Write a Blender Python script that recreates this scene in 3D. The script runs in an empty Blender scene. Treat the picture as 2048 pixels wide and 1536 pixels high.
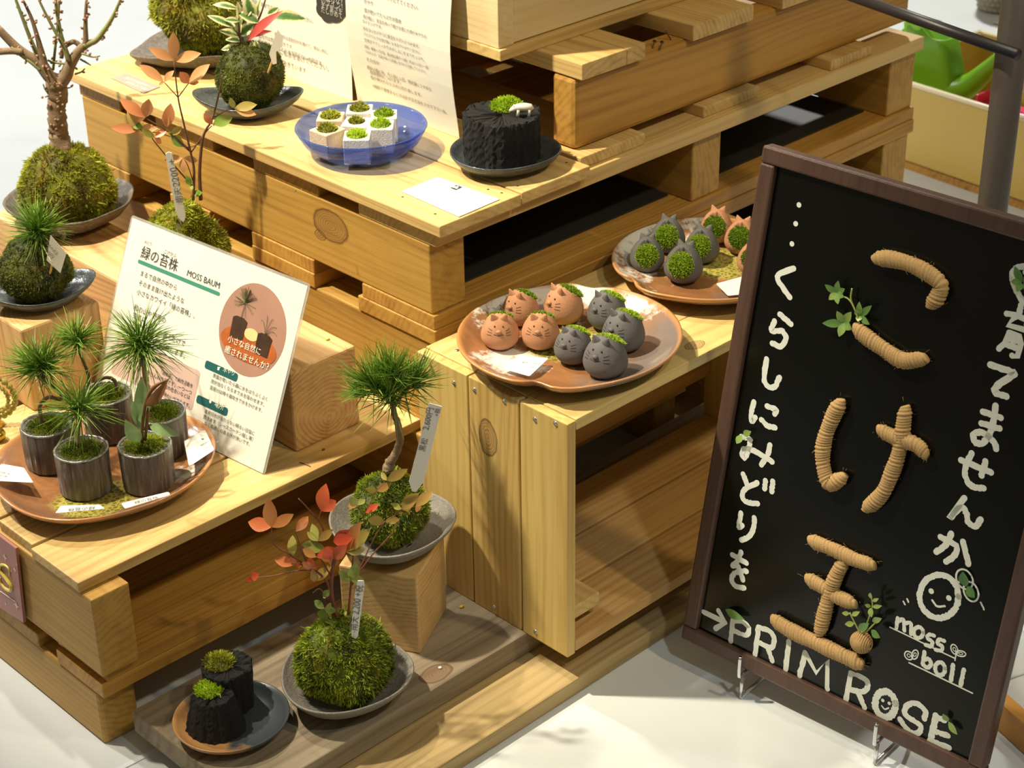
import bpy, math, random
import numpy as np
from mathutils import Vector, Matrix
rng = np.random.default_rng(7)
random.seed(7)
SC = bpy.context.scene
COL = SC.collection
PI = math.pi
# ---------------------------------------------------------------- camera
CM = np.array([[0.71536837, -0.69860584, -0.01407029], [-0.34624558, -0.33691931, -0.87555661], [0.60692841, 0.63121728, -0.4829106]])
CAMH, FPX = 1.2, 3696.9
C0 = np.array([0., 0., CAMH])
cam = bpy.data.cameras.new('camera')
camo = bpy.data.objects.new('camera', cam)
COL.objects.link(camo)
mw = Matrix.Identity(4)
for i in range(3):
    mw[i][0], mw[i][1], mw[i][2] = CM[0][i], -CM[1][i], -CM[2][i]
mw[2][3] = CAMH
camo.matrix_world = mw
cam.sensor_width = 36
cam.lens = FPX / 2048 * 36
cam.dof.use_dof = True
cam.dof.focus_distance = 1.82
cam.dof.aperture_fstop = 13
cam.clip_start = .05
SC.camera = camo
# ---------------------------------------------------------------- light
W = bpy.data.worlds.new('shop ambient')
SC.world = W
W.use_nodes = True
W.node_tree.nodes['Background'].inputs[0].default_value = (1, .85, .58, 1)
W.node_tree.nodes['Background'].inputs[1].default_value = .19
def spot(name, loc, tgt, power, col, angle, radius, blend=.6):
    l = bpy.data.lights.new(name, 'SPOT')
    l.energy, l.color, l.spot_size, l.shadow_soft_size, l.spot_blend = power, col, math.radians(angle), radius, blend
    o = bpy.data.objects.new(name, l)
    COL.objects.link(o)
    o.location = loc
    o.rotation_euler = (Vector(tgt) - Vector(loc)).to_track_quat('-Z', 'Y').to_euler()
spot('ceiling_spot_key', (.25, 2.0, 2.35), (1.28, 1.5, .36), 400, (1, .88, .66), 39, .045, .8)
spot('ceiling_spot_back', (1.0, 2.6, 2.5), (1.25, 1.5, .4), 150, (1, .88, .66), 36, .045, .8)
spot('ceiling_spot_aisle', (1.5, -.35, 2.3), (1.45, 1.3, .4), 58, (1, .78, .44), 44, .05, .8)
spot('ceiling_spot_board', (.75, -.35, 2.4), (1.3, .72, .1), 44, (.93, 1, 1), 40, .05, .7)
spot('ceiling_spot_rear', (3.6, 2.9, 2.6), (3.1, 2.6, 0), 330, (1, .97, .9), 95, .08)
spot('ceiling_spot_left', (.3, 4.4, 2.6), (1.0, 3.4, 0), 420, (1, .98, .93), 75, .08)
SC.view_settings.view_transform = 'Standard'
SC.view_settings.look = 'None'
SC.view_settings.gamma = 1
SC.view_settings.use_curve_mapping = False
SC.view_settings.exposure = .05
# ---------------------------------------------------------------- pixel helpers: photo pixel -> world point on a plane
def ray(x, y):
    return CM.T @ np.array([(x - 1024) / FPX, (y - 768) / FPX, 1.])
def at(x, y, z):
    d = ray(x, y); return C0 + d * ((z - CAMH) / d[2])
def at_y(x, y, Y):
    d = ray(x, y); return C0 + d * (Y / d[1])
def at_x(x, y, X):
    d = ray(x, y); return C0 + d * (X / d[0])
def at_pl(x, y, p, n):
    d = ray(x, y); return C0 + d * (np.dot(np.asarray(p) - C0, n) / np.dot(d, n))
FWD = np.array([CM[2][0], CM[2][1], 0.]); FWD /= np.linalg.norm(FWD)
RGT = np.array([FWD[1], -FWD[0], 0.])
UP = np.array([0, 0, 1.])
def pp(x, y, base, dd=0.):           # on the upright plane through base that faces the aisle, dd further away
    return at_pl(x, y, np.asarray(base) + FWD * dd, FWD)
def px2m(p):
    return np.dot(CM[2], np.asarray(p) - C0) / FPX
# ---------------------------------------------------------------- materials
MATS = {}
class NB:
    def __init__(s, name):
        s.m = bpy.data.materials.new(name); s.m.use_nodes = True
        s.t = s.m.node_tree; s.b = s.t.nodes['Principled BSDF']; s.out = s.t.nodes['Material Output']
    def n(s, typ, ins=None, **kw):
        d = s.t.nodes.new(typ)
        for k, v in kw.items(): setattr(d, k, v)
        for k, v in (ins or {}).items(): s.set(d.inputs[k], v)
        return d
    def set(s, sock, v):
        if isinstance(v, bpy.types.NodeSocket): s.t.links.new(v, sock)
        elif isinstance(v, (tuple, list)) and len(v) == 3 and sock.type == 'RGBA': sock.default_value = (*v, 1)
        else: sock.default_value = v
    def math(s, op, a, b=0., c=0., clamp=False):
        d = s.n('ShaderNodeMath', {0: a, 1: b, 2: c}, operation=op, use_clamp=clamp); return d.outputs[0]
    def vmath(s, op, a, b=(0, 0, 0)):
        d = s.n('ShaderNodeVectorMath', {0: a, 1: b}, operation=op); return d.outputs[0] if op != 'LENGTH' else d.outputs[1]
    def noise(s, vec, scale, detail=2., rough=.5):
        return s.n('ShaderNodeTexNoise', {'Vector': vec, 'Scale': scale, 'Detail': detail, 'Roughness': rough}).outputs[0]
    def mix(s, f, a, b):
        d = s.n('ShaderNodeMix', {0: f, 6: a, 7: b}, data_type='RGBA'); return d.outputs[2]
    def ramp(s, f, stops):
        d = s.n('ShaderNodeValToRGB', {0: f})
        while len(d.color_ramp.elements) < len(stops): d.color_ramp.elements.new(.5)
        for e, (p, c) in zip(d.color_ramp.elements, stops): e.position, e.color = p, (*c, 1)
        return d.outputs[0]
    def obj(s):
        return s.n('ShaderNodeTexCoord').outputs['Object']
    def rand(s):
        return s.n('ShaderNodeObjectInfo').outputs['Random']
    def bump(s, h, strength=.2, dist=.002):
        s.set(s.b.inputs['Normal'], s.n('ShaderNodeBump', {'Height': h, 'Strength': strength, 'Distance': dist}).outputs[0])
    def done(s, col=None, rough=.6, **kw):
        if col is not None: s.set(s.b.inputs['Base Color'], col)
        s.set(s.b.inputs['Roughness'], rough)
        for k, v in kw.items(): s.set(s.b.inputs[k.replace('_', ' ')], v)
        return s.m
def plain(name, col, rough=.6, var=.12, scale=60., bump=0., **kw):
    if name in MATS: return MATS[name]
    b = NB(name); o = b.obj(); n = b.noise(o, scale, 3.)
    c = b.mix(n, tuple(max(0, x * (1 - var)) for x in col), tuple(min(1, x * (1 + var)) for x in col))
    if bump: b.bump(b.noise(o, scale * 6, 3.), bump, .001)
    MATS[name] = b.done(c, rough, **kw); return MATS[name]
def wood(name, base, dark, axis=0, knots=(), ring=.0075, streak=.5, rough=.55, spread=.25, kcol=(.16, .07, .025)):
    if name in MATS: return MATS[name]
    b = NB(name); o = b.obj(); r = b.rand()
    off = b.n('ShaderNodeCombineXYZ', {0: b.math('MULTIPLY_ADD', r, spread, -spread / 2), 1: b.math('MULTIPLY', b.math('FRACT', b.math('MULTIPLY', r, 7.31)), spread), 2: b.math('MULTIPLY_ADD', b.math('FRACT', b.math('MULTIPLY', r, 13.7)), spread * .4, .02)}).outputs[0]
    p = b.vmath('ADD', o, off)
    st = [1., 1., 1.]; st[axis] = .16
    q = b.vmath('MULTIPLY', p, tuple(st))
    warp = b.noise(q, 9., 2.)
    pl = [1., 1., 1.]; pl[axis] = 0.
    rad = b.vmath('LENGTH', b.vmath('MULTIPLY', p, tuple(pl)))
    rad = b.math('ADD', rad, b.math('MULTIPLY_ADD', warp, .07, -.035))
    rings = b.math('POWER', b.math('MULTIPLY_ADD', b.math('SINE', b.math('MULTIPLY', rad, 6.283 / ring)), .5, .5), 2.2)
    fs = [650., 650., 650.]; fs[axis] = 14.
    fib = b.noise(b.vmath('MULTIPLY', p, tuple(fs)), 1., 2.)
    big = b.noise(q, 22., 2.)
    s2 = [75., 75., 75.]; s2[axis] = 2.2
    band = b.noise(b.vmath('MULTIPLY', p, tuple(s2)), 1., 3., .6)
    f = b.math('MULTIPLY', b.math('MULTIPLY', rings, b.math('MULTIPLY_ADD', big, 1.6, -.2, clamp=True)), .5 * streak / .5)
    f = b.math('ADD', f, b.math('MULTIPLY_ADD', fib, .45, -.22))
    f = b.math('ADD', f, b.math('MULTIPLY_ADD', band, 1.5, -.66))
    f = b.math('ADD', f, b.math('MULTIPLY_ADD', big, .8, -.36), clamp=True)
    c = b.mix(f, base, dark)
    for (kp, kr) in knots:
        ks = [1., 1., 1.]; ks[axis] = .62
        d = b.vmath('LENGTH', b.vmath('MULTIPLY', b.vmath('SUBTRACT', o, tuple(float(x) for x in kp)), tuple(ks)))
        d = b.math('ADD', d, b.math('MULTIPLY_ADD', b.noise(o, 90., 2.), .004, -.002))
        body = b.math('SUBTRACT', 1., b.math('DIVIDE', d, kr), clamp=True)
        body = b.math('MULTIPLY', body, 6., clamp=True)
        kk = b.math('MULTIPLY_ADD', b.math('SINE', b.math('MULTIPLY', d, 2600.)), .2, .45)
        c = b.mix(b.math('MULTIPLY', body, kk), c, kcol)
        edge = b.math('SUBTRACT', 1., b.math('MULTIPLY', b.math('ABSOLUTE', b.math('SUBTRACT', d, kr * .93)), 9. / kr), clamp=True)
        c = b.mix(b.math('MULTIPLY', edge, .8), c, tuple(x * .5 for x in kcol))
    b.bump(fib, .25, .0008)
    MATS[name] = b.done(c, rough); return MATS[name]
def mosmat(name, dark, mid, light, brown=.6):
    if name in MATS: return MATS[name]
    b = NB(name); a = b.n('ShaderNodeAttribute', attribute_name='tint').outputs['Fac']
    n = b.noise(b.obj(), 55., 2.)
    f = b.math('ADD', b.math('MULTIPLY', a, .8), b.math('MULTIPLY_ADD', n, .9, -.34), clamp=True)
    c = b.ramp(f, [(0, dark), (.45, mid), (1, light)])
    br = b.math('MULTIPLY', b.math('SUBTRACT', b.noise(b.obj(), 38., 3.), .56), 7. * brown, clamp=True)
    c = b.mix(br, c, tuple(x * k_ for x, k_ in zip((mid[1] * 1.05, mid[1] * .72, mid[2]), (1, 1, 1))))
    m = b.done(c, .65)
    tr = b.n('ShaderNodeBsdfTranslucent', {'Color': c}).outputs[0]
    b.set(b.out.inputs[0], b.n('ShaderNodeMixShader', {0: .35, 1: b.b.outputs[0], 2: tr}).outputs[0])
    MATS[name] = m; return m
def leafmat(name, stops, rough=.45, noise=0.):
    if name in MATS: return MATS[name]
    b = NB(name); a = b.n('ShaderNodeAttribute', attribute_name='tint').outputs['Fac']
    if noise: a = b.math('ADD', a, b.math('MULTIPLY_ADD', b.noise(b.obj(), 130., 2.), noise, -noise / 2), clamp=True)
    c = b.ramp(a, stops)
    tr = b.n('ShaderNodeBsdfTranslucent', {'Color': c}).outputs[0]
    m = b.done(c, rough)
    b.set(b.out.inputs[0], b.n('ShaderNodeMixShader', {0: .25, 1: b.b.outputs[0], 2: tr}).outputs[0])
    MATS[name] = m; return m
def metal(name, col, rough=.3):
    return plain(name, col, rough, .05, 80., Metallic=1.)

WP = wood('pale pine', (.68, .485, .195), (.42, .24, .07), 0)
WPY = wood('pale pine lengthwise', (.68, .485, .195), (.42, .24, .07), 1)
WO = wood('aged pine', (.52, .285, .055), (.28, .125, .02), 0)
WOY = wood('aged pine lengthwise', (.50, .295, .062), (.28, .14, .026), 1)
WG = wood('weathered grey pine', (.29, .235, .16), (.12, .085, .05), 0, rough=.75, ring=.011)
PAPER = plain('white card', (.80, .79, .74), .35, .02)
INK = plain('black ink', (.035, .035, .04), .6, .1)
GINK = plain('grey ink', (.16, .16, .17), .6, .1)
MOSS = mosmat('deep moss', (.035, .045, .004), (.19, .26, .012), (.52, .60, .04))
MOSSY = mosmat('yellow green moss', (.09, .07, .008), (.28, .31, .014), (.60, .64, .05))
MOSSD = mosmat('dark dense moss', (.028, .034, .004), (.12, .145, .012), (.33, .36, .04))
MOSSB = mosmat('bright moss', (.12, .20, .006), (.38, .56, .014), (.68, .84, .06), 0.)
BARK = plain('bark', (.20, .135, .075), .8, .45, 160., .8)
BARKG = plain('green bark', (.20, .21, .08), .7, .35, 120., .4)
NEEDLE = leafmat('pine needles', [(0, (.07, .15, .016)), (.5, (.20, .37, .04)), (1, (.46, .60, .12))], .4)
CHAR = plain('charcoal', (.0105, .0105, .0118), .75, .6, 300., 1., Specular_IOR_Level=.35)
STONE = None
# ---------------------------------------------------------------- mesh builder
class MB:
    def __init__(s):
        s.v, s.f, s.t, s.mi = [], [], [], []; s.n = 0
    def add(s, v, f, tint=.5, mi=0):
        v = np.asarray(v, float).reshape(-1, 3)
        s.v.append(v); s.f += [tuple(i + s.n for i in q) for q in f]
        s.mi += [mi] * len(f)
        s.t.append(np.broadcast_to(np.asarray(tint, float), (len(v),)).copy()); s.n += len(v)
        return s
    def box(s, lo, hi, mi=0):
        x0, y0, z0 = lo; x1, y1, z1 = hi
        return s.add([(x0, y0, z0), (x1, y0, z0), (x1, y1, z0), (x0, y1, z0), (x0, y0, z1), (x1, y0, z1), (x1, y1, z1), (x0, y1, z1)],
                     [(0, 3, 2, 1), (4, 5, 6, 7), (0, 1, 5, 4), (1, 2, 6, 5), (2, 3, 7, 6), (3, 0, 4, 7)], mi=mi)
    def obox(s, o, a, b, c):             # box from corner o along vectors a, b, c
        o, a, b, c = map(np.asarray, (o, a, b, c))
        v = [o, o + a, o + a + b, o + b]; v = v + [q + c for q in v]
        return s.add(v, [(0, 3, 2, 1), (4, 5, 6, 7), (0, 1, 5, 4), (1, 2, 6, 5), (2, 3, 7, 6), (3, 0, 4, 7)])
    def tube(s, pts, rad, n=8, tint=.5, flat=None):
        P = np.asarray(pts, float); m = len(P)
        R = np.broadcast_to(np.asarray(rad, float), (m,))
        T = np.gradient(P, axis=0); T /= np.linalg.norm(T, axis=1)[:, None] + 1e-12
        u = np.cross(T[0], [.31, .52, .79]); u /= np.linalg.norm(u)
        V = []
        a = np.arange(n) * 2 * PI / n
        for i in range(m):
            u = u - T[i] * np.dot(u, T[i]); u /= np.linalg.norm(u) + 1e-12
            w = np.cross(T[i], u)
            V.append(P[i] + R[i] * (np.cos(a)[:, None] * u + np.sin(a)[:, None] * w))
        V = np.concatenate(V)
        F = [(i * n + j, i * n + (j + 1) % n, (i + 1) * n + (j + 1) % n, (i + 1) * n + j) for i in range(m - 1) for j in range(n)]
        F += [tuple(range(n))[::-1], tuple((m - 1) * n + j for j in range(n))]
        tt = tint if np.isscalar(tint) else np.repeat(np.asarray(tint), n)
        return s.add(V, F, tt)
    def lathe(s, prof, c=(0, 0, 0), n=48, rf=None, zf=None, tint=.5, a0=0.):
        prof = np.asarray(prof, float); a = np.arange(n) * 2 * PI / n
        V = []
        for k, (r, z) in enumerate(prof):
            rr = r * (rf(a, k) if rf else np.ones(n)); zz = z + (zf(a, k, r) if zf else np.zeros(n))
            V.append(np.stack([rr * np.cos(a + a0) + c[0], rr * np.sin(a + a0) + c[1], zz + c[2]], 1))
        V = np.concatenate(V); m = len(prof)
        F = [(i * n + j, i * n + (j + 1) % n, (i + 1) * n + (j + 1) % n, (i + 1) * n + j) for i in range(m - 1) for j in range(n)]
        F += [tuple(range(n))[::-1], tuple((m - 1) * n + j for j in range(n))]
        return s.add(V, F, tint)
    def ball(s, c, r, n=10, tint=.5):
        r = np.broadcast_to(np.asarray(r, float), (3,)); c = np.asarray(c)
        th = np.linspace(0.0001, PI - .0001, n // 2 + 2)
        a = np.arange(n) * 2 * PI / n
        V = np.concatenate([np.stack([np.sin(t) * np.cos(a), np.sin(t) * np.sin(a), np.full(n, -np.cos(t))], 1) for t in th]) * r + c
        m = len(th)
        F = [(i * n + j, i * n + (j + 1) % n, (i + 1) * n + (j + 1) % n, (i + 1) * n + j) for i in range(m - 1) for j in range(n)]
        F += [tuple(range(n))[::-1], tuple((m - 1) * n + j for j in range(n))]
        return s.add(V, F, tint)
    def leaf(s, a, b, w, nrm, tint=.5, curl=.12, fold=.25, seg=7, wide=.45, tint_edge=None):
        a, b, nrm = map(lambda q: np.asarray(q, float), (a, b, nrm)); d = b - a; L = np.linalg.norm(d)
        side = np.cross(d, nrm); side /= np.linalg.norm(side) + 1e-12
        nn = np.cross(side, d); nn /= np.linalg.norm(nn) + 1e-12
        V, F, TT = [], [], []
        for i in range(seg + 1):
            t = i / seg
            e = (t / wide) if t < wide else (1 - t) / (1 - wide)
            hw = w * .5 * math.sin(PI / 2 * max(0, e)) ** .9
            c = a + d * t + nn * (curl * L * math.sin(PI * t))
            V += [c - side * hw + nn * hw * fold, c, c + side * hw + nn * hw * fold]
            te = tint if tint_edge is None else tint_edge
            TT += [te, tint, te]
        for i in range(seg):
            k = 3 * i
            F += [(k, k + 1, k + 4, k + 3), (k + 1, k + 2, k + 5, k + 4)]
        return s.add(V, F, np.array(TT))
    def poly(s, pts, up, thick=0.):      # flat outline, optional thickness along up
        P = [np.asarray(q, float) for q in pts]; n = len(P); up = np.asarray(up, float)
        if not thick: return s.add(P, [tuple(range(n))])
        return s.add(P + [q + up * thick for q in P], [tuple(range(n))[::-1], tuple(range(n, 2 * n))] + [(i, (i + 1) % n, n + (i + 1) % n, n + i) for i in range(n)])
    def build(s, name, mat, parent=None, smooth=False, bevel=0., origin=None, local=False):
        me = bpy.data.meshes.new(name)
        V = np.concatenate(s.v)
        o = bpy.data.objects.new(name, me); COL.objects.link(o)
        if parent is not None:
            o.parent = parent
            if not local: V = V - np.array(parent['_w'])
        elif origin is not None:
            V = V - np.asarray(origin); o.location = origin
        me.from_pydata(V.tolist(), [], s.f)
        if isinstance(mat, (list, tuple)):
            for m in mat: me.materials.append(m)
            me.polygons.foreach_set('material_index', s.mi)
        else: me.materials.append(mat)
        if smooth: me.polygons.foreach_set('use_smooth', [True] * len(s.f))
        at_ = me.attributes.new('tint', 'FLOAT', 'POINT'); at_.data.foreach_set('value', np.concatenate(s.t))
        me.update()
        if bevel:
            md = o.modifiers.new('bevel', 'BEVEL'); md.width = bevel; md.segments = 2; md.limit_method = 'ANGLE'
        if parent is not None: o['_w'] = parent['_w']
        else: o['_w'] = list(o.location)
        return o
def tag(o, label, cat, group=None, kind=None):
    if label: o['label'] = label
    if cat: o['category'] = cat
    if group: o['group'] = group
    if kind: o['kind'] = kind
    return o
def thing(name, loc, label, cat, group=None):
    o = bpy.data.objects.new(name, None); COL.objects.link(o); o.empty_display_size = .01
    o.location = [float(x) for x in loc]; o['_w'] = [float(x) for x in loc]
    return tag(o, label, cat, group)
def dup(root, loc, rz, label, scale=1.):
    r = root.copy(); COL.objects.link(r); r.location = [float(x) for x in loc]; r.rotation_euler = (0, 0, rz); r.scale = (scale,) * 3
    r['label'] = label
    for ch in list(root.children):
        c = ch.copy(); COL.objects.link(c); c.parent = r
        for g in ch.children:
            d = g.copy(); COL.objects.link(d); d.parent = c
    return r
def smoothpath(P, k=6):
    P = np.asarray(P, float)
    if len(P) < 3: return np.array([P[0] + (P[-1] - P[0]) * t for t in np.linspace(0, 1, k + 1)])
    Q = np.vstack([2 * P[0] - P[1], P, 2 * P[-1] - P[-2]]); out = []
    for i in range(1, len(Q) - 2):
        for t in np.arange(k) / k:
            a, b, c, d = Q[i - 1], Q[i], Q[i + 1], Q[i + 2]
            out.append(.5 * (2 * b + (c - a) * t + (2 * a - 5 * b + 4 * c - d) * t * t + (3 * b - a - 3 * c + d) * t ** 3))
    return np.array(out + [P[-1]])
def textmesh(body, size=1., align='LEFT', space=1., line=1.):
    c = bpy.data.curves.new('t', 'FONT'); c.body = body; c.size = size; c.align_x = align; c.space_character = space; c.space_line = line; c.resolution_u = 2
    o = bpy.data.objects.new('t', c); COL.objects.link(o)
    dg = bpy.context.evaluated_depsgraph_get(); dg.update()
    me = bpy.data.meshes.new_from_object(o.evaluated_get(dg))
    v = np.array([p.co[:] for p in me.vertices]).reshape(-1, 3); f = [tuple(p.vertices) for p in me.polygons]
    bpy.data.objects.remove(o); bpy.data.curves.remove(c); bpy.data.meshes.remove(me)
    return v, f
def write(mb, body, O, U, V, size, align='LEFT', width=None, squeeze=1., eps=.0004, bend=None):
    v, f = textmesh(body, size, align)
    if not len(v): return
    x = v[:, 0] * squeeze
    if width: x = x * (width / max(x.max(), 1e-6))
    N = np.cross(U, V); N /= np.linalg.norm(N)
    mb.add(np.asarray(O) + x[:, None] * U + v[:, 1:2] * V + N * eps, f)
# ---------------------------------------------------------------- moss
def tufts(mb, P, N, L, w, seed=0, droop=.3, spread=.9, patch=60., tn=0.):
    r = np.random.default_rng(seed); n = len(P)
    D = N + spread * r.normal(size=(n, 3)) * .6; D[:, 2] -= droop * r.random(n)
    D /= np.linalg.norm(D, axis=1)[:, None]
    S = np.cross(D, r.normal(size=(n, 3))); S /= np.linalg.norm(S, axis=1)[:, None] + 1e-9
    LL = (L * (.5 + .9 * r.random(n)))[:, None]
    bend = np.cross(S, D) * LL * (r.random((n, 1)) - .5) * .8
    tint = np.clip(tn + .15 + .55 * r.random(n) + .22 * np.sin(P @ np.array([patch, patch * .7, -patch * .5]) + seed) + .15 * np.sin(P @ np.array([-patch * .8, patch * 1.3, patch]) + 2 * seed), 0, 1)
    V = np.stack([P - S * w * .5, P + S * w * .5, P + D * LL * .6 + bend * .5 + S * w * .45, P + D * LL * .6 + bend * .5 - S * w * .45, P + D * LL + bend], 1)
    k = mb.n
    mb.v.append(V.reshape(-1, 3)); mb.n += 5 * n
    t5 = np.stack([tint * .7, tint * .7, tint, tint, np.clip(tint + .15, 0, 1)], 1).ravel(); mb.t.append(t5)
    idx = (np.arange(n) * 5 + k).tolist()
    mb.f += [q for i in idx for q in ((i, i + 1, i + 2, i + 3), (i + 3, i + 2, i + 4))]; mb.mi += [0] * (2 * n)
def mossball(parent, c, rx, rz, n, mat, seed, L=.005, w=.0013, cone=0., base=-.72, fronds=60, name='moss_ball', lump=.06):
    r = np.random.default_rng(seed); c = np.asarray(c, float); mb = MB()
    ph = r.random((5, 4)) * 6.28; fr = r.normal(size=(5, 3)) * 3.2
    def rad(D): return 1 + lump * sum(np.sin(D @ fr[i] + ph[i, 0]) for i in range(5)) * .6
    def surf(D):
        D = D / np.linalg.norm(D, axis=1)[:, None]
        q = rad(D); z = np.maximum(D[:, 2], base)
        sx = 1 - cone * np.clip(D[:, 2], -.3, 1)
        return c + np.stack([D[:, 0] * rx * q * sx, D[:, 1] * rx * q * sx, z * rz * q], 1)
    th = np.linspace(.001, PI - .001, 20); a = np.arange(32) * 2 * PI / 32
    D = np.concatenate([np.stack([np.sin(t) * np.cos(a), np.sin(t) * np.sin(a), np.full(32, math.cos(t))], 1) for t in th])
    F = [(i * 32 + j, (i + 1) * 32 + j, (i + 1) * 32 + (j + 1) % 32, i * 32 + (j + 1) % 32) for i in range(19) for j in range(32)]
    F += [tuple(range(32)), tuple(19 * 32 + j for j in range(32))[::-1]]
    mb.add(surf(D), F, .05)
    K = n // 9
    Dc = r.normal(size=(K, 3)); Dc /= np.linalg.norm(Dc, axis=1)[:, None]; Dc = Dc[Dc[:, 2] > base - .02]; K = len(Dc)
    cd = r.normal(size=(K, 3)) * .55; ct = r.normal(size=K) * .16
    D = np.repeat(Dc, 9, 0) + r.normal(size=(K * 9, 3)) * (.0016 / rx); D /= np.linalg.norm(D, axis=1)[:, None]
    tufts(mb, surf(D) - D * L * .12, D + np.repeat(cd, 9, 0), L, w, seed, .45, .8, tn=np.repeat(ct, 9))
    D = r.normal(size=(fronds, 3)); D /= np.linalg.norm(D, axis=1)[:, None]; D = D[D[:, 2] > -.5]
    if len(D): tufts(mb, surf(D), D, L * 1.8, w * 1.6, seed + 1, .9)
    return mb.build(name, mat, parent)
def mosspad(mb, c, r0, n, L, w, seed, dome=.3, ax=None):
    r = np.random.default_rng(seed); c = np.asarray(c, float)
    Z = np.asarray(ax if ax is not None else UP, float); Z = Z / np.linalg.norm(Z)
    X = np.cross(Z, [.3, .5, .81]); X /= np.linalg.norm(X); Y = np.cross(Z, X)
    a = np.arange(20) * 2 * PI / 20; V = []; rings = [1.02, .8, .5, .2]
    hh = lambda q: dome * r0 * (1 - q ** 2)
    for q in rings: V.append(c + q * r0 * (np.cos(a)[:, None] * X + np.sin(a)[:, None] * Y) + Z * (hh(q) - .001))
    F = [(i * 20 + j, i * 20 + (j + 1) % 20, (i + 1) * 20 + (j + 1) % 20, (i + 1) * 20 + j) for i in range(3) for j in range(20)] + [tuple(60 + j for j in range(20))]
    mb.add(np.concatenate(V), F, .1)
    q = np.sqrt(r.random(n)); t = r.random(n) * 2 * PI
    P = c + (q * r0)[:, None] * (np.cos(t)[:, None] * X + np.sin(t)[:, None] * Y) + Z * hh(q)[:, None]
    N = Z + (q * 1.1 * min(1, dome * 2))[:, None] * (np.cos(t)[:, None] * X + np.sin(t)[:, None] * Y)
    tufts(mb, P, N, L, w, seed, .1, .8)
def needles(mb, o, n, L, w, seed, axis=UP, spread=1.25, droop=.15):
    r = np.random.default_rng(seed); o = np.asarray(o, float)
    for i in range(n):
        d = r.normal(size=3); d /= np.linalg.norm(d)
        d = np.asarray(axis) * (.25 + .75 * r.random()) + d * spread * .75; d /= np.linalg.norm(d)
        l = L * (.65 + .45 * r.random()); p0 = o + r.normal(size=3) * L * .06
        dr = np.array([0, 0, -droop * l * (.4 + r.random())])
        P = [p0, p0 + d * l * .5 + dr * .25, p0 + d * l + dr]
        t = r.random() * .8
        mb.tube(P, [w * .5, w * .5, w * .12], 3, [t * .6, t, min(1, t + .2)])
# ---------------------------------------------------------------- setting
b = NB('shop floor'); o_ = b.obj()
n1 = b.noise(o_, 1.6, 3.); n2 = b.noise(o_, 9., 4.)
sc = b.n('ShaderNodeTexVoronoi', {'Vector': o_, 'Scale': 6.}, feature='DISTANCE_TO_EDGE').outputs[0]
c_ = b.mix(n1, (.60, .64, .655), (.70, .745, .765))
c_ = b.mix(b.math('MULTIPLY', b.math('POWER', n2, 5.), .7), c_, (.42, .40, .35))
MATS['floor'] = b.done(c_, .28)
mb = MB(); mb.box((-3, -2, -.03), (7, 8, 0))
tag(mb.build('floor', MATS['floor']), None, None, kind='structure')
mb = MB(); A_ = at(235, 1545, 0); B_ = at(330, 1497, 0)
dv = B_ - A_; dv /= np.linalg.norm(dv); sv = np.array([-dv[1], dv[0], 0])
mb.obox(A_ - dv * .5, dv * .72, sv * .006, UP * .0012)
tag(mb.build('trim_1', plain('floor joint strip', (.72, .76, .80), .3, .05)), None, None, kind='structure')
# ---------------------------------------------------------------- pallets
ZA, ZCR, ZC, ZW, ZW1, ZP1 = .2018, .3225, .448, .2967, .3022, .047
def board(parent, name, lo, hi, mat, bevel=.0012):
    return MB().box(lo, hi).build(name, mat, parent, bevel=bevel)
# bottom pallet on the floor, left
t = thing('wooden_pallet', (.70, 1.325, 0), 'lowest pine pallet lying on the floor under the lower display step', 'pallet')
for x in (.704, 1.13, 1.52): board(t, 'stringer', (x, 1.325, 0), (x + .042, 1.97, .066), WOY, .004)
for y0, y1 in ((1.312, 1.395), (1.43, 1.52), (1.60, 1.69), (1.77, 1.86), (1.89, 1.97)): board(t, 'deck_board', (.703, y0, .066), (1.565, y1, .083), WO)
# lower step pallet
t = thing('wooden_pallet', (.70, 1.3196, .083), 'pale topped pine pallet forming the lower step under the round plate of bark pots', 'pallet')
for y0, y1 in ((1.312, 1.40), (1.60, 1.69), (1.88, 1.97)): board(t, 'bottom_board', (.709, y0, .083), (1.565, y1, .0985), WO)
for x in (.70, 1.12, 1.52): board(t, 'stringer', (x, 1.302, .0985), (x + .042, 1.965, .190), WOY, .002)
for i, (y0, y1, x0) in enumerate(((1.3196, 1.4035, .6985), (1.408, 1.470, .703), (1.4745, 1.56, .706), (1.565, 1.66, .70), (1.67, 1.76, .702), (1.77, 1.86, .70), (1.87, 1.96, .70))):
    board(t, 'deck_board', (x0, y0, .190), (1.565, y1, ZA), WP)
for z0, lb in ((0., 'floor pallet in the shade behind the crate, under the tall stack'), (.101, 'second pallet up in the shade behind the crate, under the tall stack')):
    t = thing('wooden_pallet', (1.60, 1.30, z0), lb, 'pallet')
    for x in (1.60, 1.93): board(t, 'stringer', (x, 1.305, z0 + .0005), (x + .045, 1.93, z0 + .0845), WOY)
    for y0, y1 in ((1.302, 1.41), (1.56, 1.66), (1.83, 1.93)): board(t, 'deck_board', (1.595, y0, z0 + .085), (1.98, y1, z0 + .1008), WO)
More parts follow.
